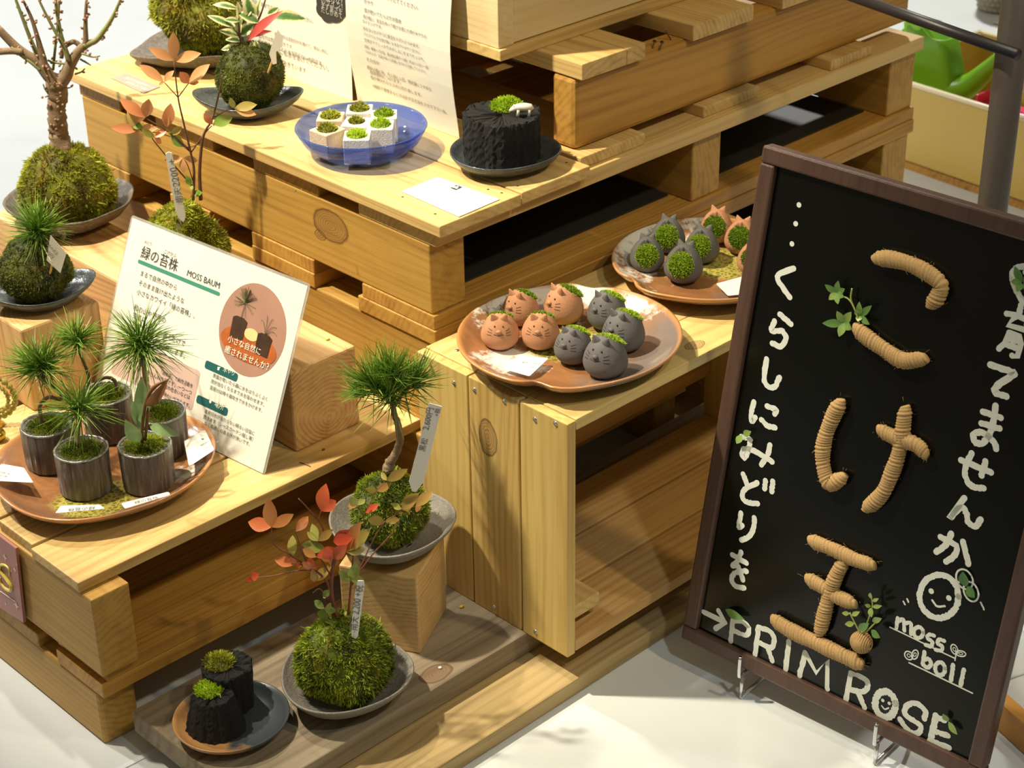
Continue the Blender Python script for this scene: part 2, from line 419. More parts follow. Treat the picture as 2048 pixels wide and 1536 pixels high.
# rear stack: lower pallet
def knot(part_o, p, r): return (np.asarray(p) - part_o, r)
oD = np.array([1.13, 1.29, ZA])
t = thing('wooden_pallet', oD, 'aged pallet in the middle of the tall stack, behind the slatted crate', 'pallet')
CY = ((1.293, 1.4047), (1.4718, 1.586), (1.6619, 1.7752), (1.8493, 1.9379))
for y0, y1 in ((1.29, 1.40), (1.56, 1.66), (1.84, 1.935)): board(t, 'bottom_board', (1.13, y0, ZA), (1.98, y1, .218), WO)
for x0, x1 in ((1.13, 1.178), (1.5394, 1.5896), (1.9255, 1.98)): board(t, 'stringer', (x0, 1.293, .218), (x1, 1.935, .3027), WOY, .002)
for y0, y1 in ((1.287, 1.412), (1.487, 1.60), (1.68, 1.76), (1.845, 1.937)): board(t, 'deck_board', (1.128, y0, .3027), (1.982, y1, .3205), WO)
oC = np.array([1.13, 1.29, .3205])
WOK = wood('aged pine with knot', (.50, .295, .062), (.28, .14, .026), 1, [knot(oC, at_x(661, 452, 1.13), .019), knot(oC, at_x(640, 470, 1.13), .006)])
t = thing('wooden_pallet', oC, 'top pallet of the stack, carrying the blue glass dish and printed cards', 'pallet')
for y0, y1 in ((1.289, 1.405), (1.487, 1.60), (1.68, 1.76), (1.845, 1.937)): board(t, 'bottom_board', (1.129, y0, .3205), (1.982, y1, .337), WO)
for i, (x0, x1) in enumerate(((1.13, 1.178), (1.5394, 1.5896), (1.9255, 1.98))): board(t, 'stringer', (x0, 1.293, .337), (x1, 1.935, .4167), WOK if i == 0 else WOY, .002)
for y0, y1 in CY: board(t, 'cross_board', (1.13, y0 - (.01 if y0 < 1.3 else 0), .4167), (1.981, y1, .4345), WO if y0 > 1.3 else WP)
for x0, x1, y0 in ((1.122, 1.236, 1.267), (1.239, 1.342, 1.269), (1.35, 1.454, 1.291), (1.56, 1.66, 1.296), (1.79, 1.876, 1.288)):
    board(t, 'deck_board', (x0, y0, .4345), (x1, 1.945, ZC), WPY, .0015)
mb = MB()
for q in ((590, 382), (604, 379), (805, 394), (870, 428), (976, 379), (1003, 386), (1133, 325), (1035, 372)):
    p = at(*q, ZC); mb.ball(p, (.0016, .0016, .0006), 8)
mb.build('nail', metal('rusty nail', (.12, .09, .07), .5), t)
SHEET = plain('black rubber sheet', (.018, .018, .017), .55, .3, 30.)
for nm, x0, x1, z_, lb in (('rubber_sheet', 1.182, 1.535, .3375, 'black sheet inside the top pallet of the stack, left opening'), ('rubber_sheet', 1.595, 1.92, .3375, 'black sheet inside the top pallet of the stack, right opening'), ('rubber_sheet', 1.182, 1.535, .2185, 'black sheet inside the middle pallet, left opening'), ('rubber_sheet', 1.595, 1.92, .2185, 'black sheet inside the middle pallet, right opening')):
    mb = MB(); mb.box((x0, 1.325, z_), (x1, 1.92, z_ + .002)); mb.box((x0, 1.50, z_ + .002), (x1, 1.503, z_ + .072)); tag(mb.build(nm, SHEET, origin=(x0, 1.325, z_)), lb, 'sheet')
# uppermost pallet, turned a quarter
t = thing('wooden_pallet', (1.36, 1.309, ZC), 'uppermost pallet turned sideways under the pale wooden box', 'pallet')
for y in (1.309, 1.60, 1.89): board(t, 'stringer', (1.3596, y, ZC + .0005), (1.98, y + .036, .5306), WO, .006)
for x0, x1 in ((1.36, 1.430), (1.4305, 1.4602), (1.54, 1.6465), (1.70, 1.79), (1.86, 1.975)):
    board(t, 'deck_board', (x0, 1.299, .5306), (x1, 1.93, .549), WPY)
mb = MB()
for q in ((1305, 97), (1320, 99), (1342, 80)):
    p = at(*q, .5306); d = np.array([.5, .3, .25]) if q[0] < 1330 else np.array([-.3, .2, .6]); d /= np.linalg.norm(d)
    mb.tube([p, p + d * .012], .0009, 6); mb.tube([p + d * .012, p + d * .0125], .0022, 8)
mb.build('nail', metal('bent nail', (.20, .18, .16), .4), t)
# pale box
WX = wood('fresh spruce', (.78, .63, .36), (.64, .47, .22), 0, streak=.35)
WXY = wood('fresh spruce side', (.78, .63, .36), (.64, .46, .21), 1, streak=.4)
t = thing('wooden_box', (1.306, 1.372, .549), 'pale spruce box standing on the uppermost pallet at top centre', 'box')
board(t, 'bottom_panel', (1.306, 1.368, .549), (1.90, 1.76, .5615), WP)
board(t, 'side_panel', (1.308, 1.3725, .5615), (1.331, 1.755, .80), WXY)
board(t, 'side_panel', (1.872, 1.3725, .5615), (1.895, 1.755, .80), WXY)
board(t, 'front_panel', (1.3315, 1.374, .5625), (1.8715, 1.392, .80), WX)
board(t, 'back_panel', (1.3315, 1.737, .5625), (1.8715, 1.755, .80), WX)
# ---------------------------------------------------------------- planks on the floor in front
WGK = wood('weathered grey pine with knot', (.29, .235, .16), (.12, .085, .05), 0, [(at(872, 1347, ZP1) - [.722, 1.115, .0205], .0125)], rough=.75, ring=.011)
mb = MB(); mb.box((.724, 1.113, .0205), (1.75, 1.3, ZP1))
tag(mb.build('weathered_plank', WGK, bevel=.002, origin=(.722, 1.115, .0205)), 'weathered grey plank on the floor carrying the footed bowls and charcoal plate', 'plank')
mb = MB(); mb.box((.80, 1.047, 0), (1.75, 1.28, .020))
tag(mb.build('floor_plank', wood('dirty pale plank', (.44, .32, .14), (.20, .125, .05), 0, rough=.7), bevel=.002, origin=(.8, 1.047, 0)), 'worn pale plank lying lowest on the white floor, under the grey plank', 'plank')
# ---------------------------------------------------------------- crate
oK = np.array([1.085, 1.0534, ZP1])
WC1 = wood('crate pine', (.66, .48, .165), (.44, .265, .065), 2, streak=.5, ring=.010)
WC2 = wood('crate pine with knot', (.64, .455, .16), (.43, .25, .06), 2, [(at_x(976, 876, 1.085) - oK, .0135)], ring=.010)
WCX = wood('crate top pine', (.68, .51, .20), (.48, .31, .10), 0, [(at(1390, 690, ZCR) - oK, .008)], ring=.010)
WCB = wood('crate floor pine', (.60, .38, .14), (.38, .19, .055), 0)
t = thing('wooden_crate', oK, 'slatted pine crate on its side carrying two plates of clay cats', 'crate')
for i, (y0, y1, m) in enumerate(((1.0534, 1.118, WC1), (1.1205, 1.191, WC2), (1.193, 1.2676, WC1))):
    board(t, 'side_plank', (1.085, y0, ZP1), (1.0965, y1, ZCR - .001), m, .0012)
for i, (y0, y1) in enumerate(((1.0534, 1.1195), (1.1205, 1.192), (1.193, 1.2676))):
    board(t, 'top_plank', (1.097, y0, ZCR - .0125), (1.57, y1, ZCR), WCX, .0012)
for y0, y1 in ((1.0545, 1.122), (1.126, 1.1875), (1.191, 1.262)):
    board(t, 'floor_plank', (1.098, y0, ZP1 + .001), (1.545, y1, ZP1 + .0145), WCB, .0012)
for z0, z1 in ((.118, .19), (.225, .308)): board(t, 'back_slat', (1.098, 1.258, z0), (1.545, 1.268, z1), WO, .0012)
for y0, y1 in ((1.0534, 1.118), (1.1205, 1.191), (1.193, 1.2676)):
    board(t, 'side_plank', (1.546, y0, ZP1), (1.5575, y1, ZCR - .013), WC1, .0012)
board(t, 'batten', (1.0975, 1.068, ZP1 + .028), (1.147, 1.255, ZP1 + .044), WPY, .001)
board(t, 'batten', (1.0975, 1.075, ZCR - .05), (1.112, 1.255, ZCR - .0135), WPY, .001)
board(t, 'batten', (1.53, 1.075, ZCR - .05), (1.5455, 1.255, ZCR - .0135), WPY, .001)
SCREW = metal('zinc screw', (.55, .57, .58), .35)
for q in ((908, 766), (949, 780), (1009, 803), (1070, 839), (1111, 847), (1071, 1264), (988, 1215)):
    p = at_x(*q, 1.085); mb = MB()
    mb.ball(p, (.0011, .0028, .0028), 10); mb.box(p + [-.0014, -.0017, -.0004], p + [-.0009, .0017, .0004]); mb.box(p + [-.0014, -.0004, -.0017], p + [-.0009, .0004, .0017])
    mb.build('screw', SCREW, t, smooth=True)
for q in ((914, 701), (848, 716)):
    p = at(*q, ZCR); MB().ball(p, (.0028, .0028, .0011), 10).build('screw', SCREW, t, smooth=True)
# ---------------------------------------------------------------- timber blocks
def endgrain(name, base, dark, axis, o): return wood(name, base, dark, axis, ring=.0055, streak=.8, spread=.05)
t = MB(); t.box((.992, 1.3595, ZA), (1.0795, 1.95, ZW))
tag(t.build('timber_beam', endgrain('cedar beam', (.66, .43, .20), (.40, .22, .085), 1, 0), bevel=.003, origin=(1.035, 1.3595, .245)), 'long squared timber beam lying behind the printed moss card', 'timber')
t = MB(); t.box((.8447, 1.635, ZA), (.943, 1.76, ZW1))
tag(t.build('wood_block', endgrain('cedar block', (.62, .39, .17), (.40, .21, .08), 2, 0), bevel=.003, origin=(.894, 1.70, .25)), 'squared wood block at left under the dark leaf dish with small pine', 'block')
t = MB(); nr = np.array([.984, 1.165]); ra = np.array([.074, .040]); la = np.array([-.040, .074])
t.obox((nr[0], nr[1], ZP1), (ra[0], ra[1], 0), (la[0], la[1], 0), (0, 0, .094))
tag(t.build('wood_block', endgrain('cedar cube', (.62, .42, .18), (.42, .24, .085), 0, 0), bevel=.002, origin=(1.0, 1.22, ZP1)), 'small cube of wood on the grey plank under the black pine bowl', 'block')
# ---------------------------------------------------------------- dishes
def lobes(*ks):
    def rf(a, k): return 1 + sum(am * np.cos(n * a + ph) for n, am, ph in ks)
    return rf
PLATE = [(0, .006), (.3, .006), (.6, .007), (.8, .0115), (.93, .019), (.99, .0245), (1.01, .0245), (1.012, .0225), (.95, .0155), (.82, .008), (.55, .002), (.5, 0), (.45, 0), (.43, .003), (0, .003)]
def dish(name, label, cat, c, R, mat, prof=PLATE, zs=1., rf=None, zf=None, group=None, n=72):
    mb = MB(); mb.lathe([(r * R, z * zs) for r, z in prof], c, n, rf, zf)
    return tag(mb.build(name, mat, smooth=True, origin=c), label, cat, group)
def glaze(name, R, wdir, gdir, wamt=.5, gamt=.5, pool=(0, 0), spots=()):
    b = NB(name); o = b.obj(); xy = b.vmath('MULTIPLY', o, (1 / R, 1 / R, 0))
    r = b.vmath('LENGTH', xy)
    big = b.noise(o, 16., 4., .6); fine = b.noise(o, 140., 4., .7)
    c = b.mix(big, (.16, .065, .028), (.50, .23, .085))
    c = b.mix(b.math('MULTIPLY', b.math('POWER', fine, 3.), 1.2, clamp=True), c, (.20, .09, .045))
    dot = lambda d: b.math('ADD', b.math('MULTIPLY', b.n('ShaderNodeSeparateXYZ', {0: xy}).outputs[0], d[0]), b.math('MULTIPLY', b.n('ShaderNodeSeparateXYZ', {0: xy}).outputs[1], d[1]))
    g = b.math('MULTIPLY', b.math('ADD', b.math('ADD', dot(gdir), -.35), b.math('MULTIPLY_ADD', big, 1.2, -.6)), 4. * gamt, clamp=True)
    c = b.mix(b.math('MULTIPLY', g, .85), c, (.17, .155, .15))
    wn = b.noise(o, 45., 5., .65)
    w = b.math('MULTIPLY', b.math('ADD', b.math('ADD', dot(wdir), -.55), b.math('MULTIPLY_ADD', wn, 2.4, -1.15)), 3.5 * wamt, clamp=True)
    c = b.mix(b.math('MULTIPLY', w, .9), c, (.76, .74, .68))
    for sx, sy, sr in spots:
        sd = b.vmath('LENGTH', b.vmath('SUBTRACT', xy, (sx, sy, 0)))
        sm = b.math('MULTIPLY', b.math('SUBTRACT', b.math('ADD', sr, b.math('MULTIPLY_ADD', wn, 1.0, -.52)), sd), 7., clamp=True)
        c = b.mix(b.math('MULTIPLY', sm, .92), c, (.76, .75, .69))
    pd = b.vmath('LENGTH', b.vmath('SUBTRACT', xy, (pool[0], pool[1], 0)))
    pm = b.math('MULTIPLY', b.math('SUBTRACT', b.math('ADD', .42, b.math('MULTIPLY_ADD', big, .3, -.15)), pd), 9., clamp=True)
    cr = b.n('ShaderNodeTexVoronoi', {'Vector': o, 'Scale': 190.}, feature='DISTANCE_TO_EDGE').outputs[0]
    pc = b.mix(b.math('MULTIPLY', cr, 4., clamp=True), (.50, .44, .12), (.20, .17, .02))
    c = b.mix(pm, c, pc)
    rim = b.math('MULTIPLY', b.math('SUBTRACT', r, .965), 30., clamp=True)
    c = b.mix(b.math('MULTIPLY', rim, .8), c, (.55, .25, .085))
    b.bump(fine, .35, .0012)
    return b.done(c, .22, Coat_Weight=.4, Coat_Roughness=.12)
dwn, rgt = np.array([-.7, -.72]), np.array([.715, -.7])
def spot_(c, R, x, y, r): p = (at(x, y, c[2] + .012) - c) / R; return p[0], p[1], r
PLrf = lobes((2, .025, .4), (3, .02, 1.2), (5, .012, .3))
def notch(n1, n2):
    def rf(a, k):
        q = 1 + .02 * np.cos(2 * a + .3)
        for c in (n1, n2):
            d = (a - c + PI) % (2 * PI) - PI
            q = q - (.07 * np.exp(-(d / .11) ** 2) - .03 * np.exp(-((d - .3) / .2) ** 2)) * (1 if k in (3, 4, 5, 6, 7, 8, 9) else .3)
        return q
    return rf
cP = np.array([.8205, 1.4588, ZA])
dish('ceramic_plate', 'round orange brown glazed plate holding five bark pots', 'plate', cP, .1105, glaze('rust glaze a', .1105, rgt * .5, dwn, .35, .2, (-.35, -.35), [spot_(cP, .1105, *q) for q in ((375, 950, .2),)]), rf=PLrf, group='rust glazed plates')
cQ = np.array([1.187, 1.15, ZCR])
dish('ceramic_plate', 'oval rust glazed plate nearest the front on the crate, eight clay cats on it', 'plate', cQ, .1115, glaze('rust glaze b', .1115, -dwn * .95 - rgt * .15, np.array([.1, -1]), 1.3, .7, (.05, .1), [spot_(cQ, .1115, *q) for q in ((1025, 715, .33), (990, 610, .22), (1060, 585, .22), (1160, 580, .22), (1275, 620, .26))]), rf=notch(.55, 3.6), group='rust glazed plates')
cR = np.array([1.424, 1.166, ZCR])
dish('ceramic_plate', 'rust glazed plate further back on the crate, half hidden by the blackboard', 'plate', cR, .106, glaze('rust glaze c', .106, np.array([-.3, .9]), np.array([-.2, -1]), 1.0, .7, (.2, .1), [spot_(cR, .106, *q) for q in ((1265, 490, .3), (1290, 440, .25), (1375, 440, .3))]), rf=notch(2.9, 6.0), group='rust glazed plates')
# rough stoneware
def stonew(name, c1, c2, sp, scale=220.):
    b = NB(name); o = b.obj(); n = b.noise(o, 20., 3.); f = b.noise(o, scale, 3., .7)
    c = b.mix(n, c1, c2); c = b.mix(b.math('MULTIPLY', b.math('POWER', f, 4.), 2., clamp=True), c, sp)
    b.bump(f, .6, .0015); return b.done(c, .6)
ROUGH = stonew('rough dark stoneware', (.05, .04, .033), (.11, .09, .07), (.26, .23, .18))
GREY = stonew('grey stoneware', (.135, .125, .105), (.20, .185, .16), (.32, .30, .26), 300.)
INDIGO = stonew('dark glazed stoneware', (.022, .028, .032), (.055, .066, .072), (.13, .15, .15), 120.)
INDIGO.node_tree.nodes['Principled BSDF'].inputs['Roughness'].default_value = .3
BOWL = [(0, .007), (.4, .007), (.62, .011), (.82, .02), (.97, .034), (1.0, .036), (1.02, .035), (1.0, .031), (.85, .015), (.65, .005), (.55, 0), (.4, 0), (0, .002)]
cB = np.array([1.0487, 1.857, ZW])
dish('stone_bowl', 'rough dark stoneware bowl on the timber beam under the budding tree', 'bowl', cB, .076, ROUGH, BOWL, .85, lobes((3, .03, .5), (7, .015, 1.)))
cT = np.array([1.268, 1.855, ZC])
rt = lambda a, k: 1 + .05 * np.cos(2 * a + 1.2) + .03 * np.cos(5 * a) + .02 * np.cos(9 * a + 2)
dish('stone_plate', 'rough dark slab plate at top left under the big moss ball', 'plate', cT, .086, ROUGH, PLATE, .9, rt, lambda a, k, r: .25 * np.maximum(0, r - .05) * np.cos(2 * a - 1.5))
def vesica(ang, p=.30):
    def rf(a, k):
        q = np.abs(np.cos(a - ang)); return (.80 + p * q ** 7) if k < 12 else np.ones_like(a)
    return rf
cL = np.array([1.187, 1.664, ZC])
iy = math.atan2(-.7, .715)
dish('leaf_dish', 'pointed dark leaf shaped dish left of the blue glass dish', 'dish', cL, .0575, INDIGO, PLATE, .8, vesica(iy), lambda a, k, r: .12 * r * np.abs(np.cos(a - iy)) ** 7)
cN = np.array([.897, 1.680, ZW1])
dish('leaf_dish', 'pointed dark leaf shaped dish on the left wood block', 'dish', cN, .0565, INDIGO, PLATE, .75, vesica(iy + .35), lambda a, k, r: .12 * r * np.abs(np.cos(a - iy - .35)) ** 7)
cM = np.array([1.055, 1.628, ZW])
dish('stone_bowl', 'grey stoneware bowl behind the printed moss card', 'bowl', cM, .052, GREY, BOWL, .85, lobes((3, .03, 0.)))
def footbowl(label, c, R, H, rot):
    t = thing('footed_bowl', c, label, 'bowl', 'grey footed bowls')
    pr = [(0, .010), (.35, .010), (.6, .0125), (.82, .020), (.98, H), (1.0, H + .0015), (1.02, H), (.99, H - .004), (.84, .0155), (.6, .0072), (.3, .005), (0, .005)]
    MB().lathe([(r * R, z) for r, z in pr], c, 72, lobes((3, .045, rot))).build('bowl_body', GREY, t, smooth=True)
    for k in range(3):
        a = rot * -1 / 3 + k * 2 * PI / 3 + PI
        p = c + np.array([math.cos(a), math.sin(a), 0]) * R * .5
        MB().lathe([(.0035, 0), (.005, .003), (.0085, .009), (.0095, .0105)], p, 14).build('foot', GREY, t, smooth=True)
    return t
cF = np.array([.887, 1.166, ZP1]); cE = np.array([1.005, 1.226, .141])
footbowl('grey three footed bowl on the grey plank, nearest the front', cF, .064, .031, 2.2)
footbowl('grey three footed bowl on the small wood cube', cE, .0635, .031, 1.2)
cH = np.array([1.277, 1.3345, ZC])
dish('ceramic_dish', 'blue grey oval dish of water under the big charcoal stump', 'dish', cH, .0575, INDIGO, PLATE, .8, lobes((2, .03, 1.), (3, .03, 2.)))
b = NB('water'); tr = b.n('ShaderNodeBsdfTransparent', {'Color': (.86, .92, .95)}).outputs[0]; gl = b.n('ShaderNodeBsdfGlossy', {'Color': (1., 1., 1.), 'Roughness': .03}).outputs[0]
b.set(b.out.inputs[0], b.n('ShaderNodeMixShader', {0: b.math('MULTIPLY_ADD', b.math('POWER', b.n('ShaderNodeLayerWeight', {'Blend': .5}).outputs[1], 4.), .5, .03), 1: tr, 2: gl}).outputs[0]); WATER = b.m
MB().lathe([(0, .0090), (.043, .0090), (.043, .0085), (0, .0085)], cH, 40).build('water', WATER, bpy.data.objects['ceramic_dish'], smooth=True)
b = NB('half burnt glaze'); o = b.obj(); x = b.n('ShaderNodeSeparateXYZ', {0: o}).outputs
f = b.math('ADD', b.math('MULTIPLY_ADD', x[0], 14., .1), b.math('MULTIPLY', x[1], -2.))
f = b.math('ADD', f, b.math('MULTIPLY_ADD', b.noise(o, 30., 3.), 1.2, -.2))
f2 = b.math('SUBTRACT', 1., b.math('MULTIPLY', b.math('ADD', f, -.12), 5., clamp=True), clamp=True)
BURN = b.done(b.mix(f2, (.045, .055, .065), (.40, .21, .08)), .3)
cG = np.array([.7775, 1.2065, ZP1])
dish('ceramic_plate', 'dark and tan glazed plate at bottom left holding twin charcoal stumps', 'plate', cG, .0548, BURN, PLATE, .7, lobes((2, .02, .5)))
# ---------------------------------------------------------------- blue glass dish and cubes
b = NB('blue glass'); tr = b.n('ShaderNodeBsdfTransparent', {'Color': (.44, .54, .91)}).outputs[0]
gl = b.n('ShaderNodeBsdfGlossy', {'Color': (.9, .93, 1.), 'Roughness': .06}).outputs[0]
df = b.n('ShaderNodeBsdfDiffuse', {'Color': (.09, .15, .52)}).outputs[0]
fr = b.math('MULTIPLY_ADD', b.math('POWER', b.n('ShaderNodeLayerWeight', {'Blend': .5}).outputs[1], 4.), .45, .03)
m1 = b.n('ShaderNodeMixShader', {0: .2, 1: tr, 2: df}).outputs[0]
b.set(b.out.inputs[0], b.n('ShaderNodeMixShader', {0: fr, 1: m1, 2: gl}).outputs[0]); BLUE = b.m
cU = np.array([1.199, 1.477, ZC])
GP = [(0, .0045), (.5, .0045), (.68, .007), (.85, .016), (.97, .030), (.995, .0318), (1.01, .030), (.89, .0145), (.72, .004), (.62, 0), (0, 0)]
t = dish('glass_dish', 'blue glass dish holding white cube pots of moss', 'dish', cU, .0715, BLUE, GP)
MB().lathe([(0, .0105), (.051, .0105), (.049, .0068), (0, .0068)], cU, 48).build('water', WATER, t, smooth=True)
PLASTER = plain('white plaster', (.78, .75, .67), .8, .14, 90., .5)
PLASTERT = plain('tan plaster', (.66, .52, .36), .8, .2, 90., .5)
def cube(p, rz, mat, mm, label, seed, s=.0285, mr=.0102):
    t = thing('cube_pot', p, label, 'pot', 'white cube moss pots')
    mb = MB(); h = s / 2
    ring = [(mr * math.cos(a), mr * math.sin(a)) for a in np.arange(16) * PI / 8]
    sq = []
    for a in np.arange(16) * PI / 8:
        k = h / max(abs(math.cos(a)), abs(math.sin(a))); sq.append((k * math.cos(a), k * math.sin(a)))
    V = [(x, y, 0) for x, y in sq] + [(x, y, s) for x, y in sq] + [(x, y, s) for x, y in ring] + [(x, y, s - .006) for x, y in ring]
    F = [(k * 16 + i, k * 16 + (i + 1) % 16, (k + 1) * 16 + (i + 1) % 16, (k + 1) * 16 + i) for k in range(3) for i in range(16)] + [tuple(range(16))[::-1], tuple(range(48, 64))]
    mb.add(V, F); mb.build('cube_body', mat, t, local=True, bevel=.0012)
    mb = MB(); mosspad(mb, (0, 0, s - .001), mr * .97, 260, .0035, .0011, seed, .55); mb.build('moss', mm, t, local=True)
    t.rotation_euler = (0, 0, rz); return t
for i, (q, rz, m, mm, lb) in enumerate((
        ((661, 232), .75, PLASTERT, MOSSY, 'tan cube moss pot at the back left in the blue dish'),
        ((719, 217), .80, PLASTER, MOSSY, 'white cube moss pot furthest back in the blue dish'),
        ((768, 228), .85, PLASTER, MOSSB, 'white cube pot at back right in blue dish, bright moss'),
        ((713, 243), .62, PLASTER, MOSSY, 'cube pot with the smallest moss, centre of the blue dish'),
        ((655, 258), .05, PLASTERT, MOSSY, 'tan cube moss pot turned cornerwise at front left of blue dish'),
        ((761, 249), .80, PLASTER, MOSSB, 'white cube pot with bright moss at right in blue dish'),
        ((714, 270), .80, PLASTER, MOSSB, 'white cube moss pot nearest the front of the blue dish'))):
    p = at(q[0], q[1], ZC + .0065 + .0285); p[2] = ZC + .0065
    cube(p, rz, m, mm, lb, i + 3, mr=.0082 if i == 3 else .0108)
# ---------------------------------------------------------------- charcoal
def stump(mb, c, r0, r1, h, seed, n=64):
    r = np.random.default_rng(seed); g = r.random(n); g = .6 * g + .4 * np.roll(g, 1)
    def rf(a, k): return (1 + .11 * (g - .5) + .03 * np.sin(3 * a + seed) + .012 * r.normal(size=n)) if k < 16 else 1 + .05 * r.normal(size=n)
    zz = np.linspace(0, 1, 14)
    pr = [(r0 + (r1 - r0) * t, h * t) for t in zz] + [(r1 * .96, h * 1.015), (r1 * .88, h * .985), (r1 * .6, h * .97), (r1 * .25, h * .97), (r1 * .02, h * .97)]
    mb.lathe([(.001, 0)] + pr, c, n, rf, lambda a, k, rr: (.0011 * r.normal(size=n) if k > 12 else 0 * a))
sc_ = np.array([cH[0] + .0035, cH[1] + .006, ZC + .0055])
t = thing('charcoal_stump', sc_, 'large round black charcoal stump with bright moss and a tiny bear', 'planter')
mb = MB(); stump(mb, sc_, .0400, .0405, .052, 2, 90); mb.build('charcoal_body', CHAR, t)
pm = at(1013, 214, sc_[2] + .0515)
mb = MB(); mosspad(mb, pm, .0175, 1100, .0036, .0012, 5, .5); mb.build('moss', MOSSB, t)
tw = thing('charcoal_stump', (cG[0], cG[1], ZP1 + .005), 'pair of rough black charcoal stumps with moss tops on dark plate', 'planter')
p1 = at(432, 1452, ZP1 + .005); p2 = at(462, 1408, ZP1 + .005)
mb = MB(); stump(mb, p1, .0285, .0195, .038, 5); mb.build('charcoal_piece', CHAR, tw)
mb = MB(); stump(mb, p2, .0225, .0245, .047, 9); mb.build('charcoal_piece', CHAR, tw)
for p, q, h, r0, s in ((p1, (418, 1380), .038, .0135, 3), (p2, (438, 1324), .047, .0145, 4)):
    mb = MB(); mosspad(mb, at(*q, ZP1 + .005 + h), r0, 520, .0038, .0012, s, .35); mb.build('moss', MOSSB if s == 3 else MOSSY, tw)
# bear figurine
WB = plain('off white resin', (.72, .68, .58), .5, .08)
f0 = at(1046, 232, sc_[2] + .0512); f0[2] = sc_[2] + .0512
t = thing('bear_figurine', f0, 'tiny off white bear figurine walking on the charcoal stump', 'figurine')
dx = -RGT; dy = np.cross(UP, dx)
L = lambda x, y, z: f0 + dx * x + dy * y + UP * z
mb = MB(); mb.tube([L(x, 0, z) for x, z in ((-.0105, .0075), (-.008, .0092), (-.003, .0098), (.003, .0098), (.0065, .0095), (.009, .0085), (.012, .0068), (.0142, .0058))],
                   [.0018, .0042, .0046, .0044, .0038, .0034, .0026, .0013], 14)
for x in (-.0068, .0048):
    for y in (-.0024, .0024): mb.tube([L(x, y, .008), L(x + .0004, y, .004), L(x + .0008, y, 0)], [.0021, .0015, .0017], 8)
for y in (-.0017, .0017): mb.ball(L(.0092, y, .0116), .001, 8)
mb.build('bear_body', WB, t, smooth=True)
# ---------------------------------------------------------------- bark pots on the rust plate
b = NB('silver bark glaze'); o = b.obj(); v = b.vmath('MULTIPLY', o, (1, 1, .12)); n = b.noise(v, 260., 3., .7); n2 = b.noise(v, 60., 2.)
n3 = b.noise(v, 110., 2.); c = b.ramp(b.math('ADD', b.math('MULTIPLY', n, .5), b.math('MULTIPLY', n3, .5)), [(.3, (.03, .025, .024)), (.5, (.12, .105, .095)), (.7, (.34, .31, .29))]); c = b.mix(b.math('MULTIPLY', n2, .4), c, (.10, .08, .065)); b.bump(n3, .9, .002)
PBARK = b.done(c, .42, Metallic=.15)
RIMS = plain('silver rim glaze', (.30, .30, .29), .22, .4, 160., .4, Metallic=.6)
def barkpot(q, label, seed, r0=.0275, h=.047):
    zb = ZA + .0075
    c = at(q[0], q[1], zb + h); c[2] = zb
    t = thing('bark_pot', c, label, 'potted plant', 'small bark textured moss pots')
    r = np.random.default_rng(seed); n = 72; g = r.random(n); g = .5 * g + .5 * np.roll(g, 1)
    rf = lambda a, k: 1 + .06 * (g - .5) + .012 * np.cos(2 * a + seed)
    MB().lathe([(r0 * x, h * z) for x, z in ((.90, 0), (.96, .04), (.97, .3), (.98, .6), (.99, .94), (.985, .97))], c, n, rf).build('pot_body', PBARK, t)
    MB().lathe([(r0 * x, h * z) for x, z in ((.985, .965), (1., .985), (.97, 1.012), (.925, 1.01), (.90, .97), (.89, .84), (.2, .84))], c, n, lambda a, k: 1 + .02 * (g - .5), lambda a, k, rr: .0012 * (g - .5)).build('rim', RIMS, t, smooth=True)
    mb = MB(); mosspad(mb, c + UP * (h * .90), r0 * .90, 2600, .0032, .0009, seed, .26); mb.build('moss', MOSS, t)
    return t, c, c + UP * (h * .95)
def trunk(t, base, pts, rad, mat=BARK, dd=0., name='trunk'):
    P = smoothpath([pp(x, y, base, dd) for x, y in pts]); R = np.interp(np.linspace(0, 1, len(P)), np.linspace(0, 1, len(rad)), rad)
    P = P + rng.normal(size=P.shape) * R[:, None] * .08
    return MB().tube(P, R, 9).build(name, mat, t, smooth=True)
pl = barkpot((94, 848), 'bark pot furthest left on the rust plate, slanted pine in it', 1); P1 = pl
trunk(P1[0], P1[2], [(86, 853), (82, 832), (80, 812), (96, 795), (120, 798), (122, 786), (103, 772), (84, 752), (80, 735)], [.0026, .0022, .002, .0022, .0022, .0022, .002, .0018, .0015])
mb = MB()
for k, (x, y) in enumerate(((80, 728), (92, 735), (70, 738))): needles(mb, pp(x, y, P1[2]), 95, .043, .0011, k + 1, UP * .9 - RGT * .3)
mb.build('needles', NEEDLE, P1[0])
P2 = barkpot((211, 786), 'bark pot at the back of the rust plate with tall pine', 2, .0275, .05)
trunk(P2[0], P2[2], [(180, 800), (176, 770), (177, 752), (168, 725), (158, 700), (154, 685)], [.0025, .0021, .002, .0018, .0016, .0014])
trunk(P2[0], P2[2], [(185, 775), (195, 762), (215, 755), (230, 763), (234, 785)], [.001, .0016, .0019, .002, .0018], name='arched_root')
mb = MB(); needles(mb, pp(154, 680, P2[2]), 190, .036, .0011, 11, UP * .7); mb.build('needles', NEEDLE, P2[0])
P3 = barkpot((318, 822), 'bark pot at right of the rust plate under the widest pine tuft', 3)
trunk(P3[0], P3[2], [(300, 828), (294, 790), (290, 755), (286, 725), (281, 700)], [.003, .0026, .0025, .0024, .002], plain('pale pine bark', (.34, .22, .12), .8, .3, 150., .5))
mb = MB(); needles(mb, pp(280, 690, P3[2]), 230, .056, .0011, 21, UP * .45, 1.5, .25); needles(mb, pp(283, 705, P3[2]), 40, .045, .001, 22, UP * -.3, 1.3, .3); mb.build('needles', NEEDLE, P3[0])
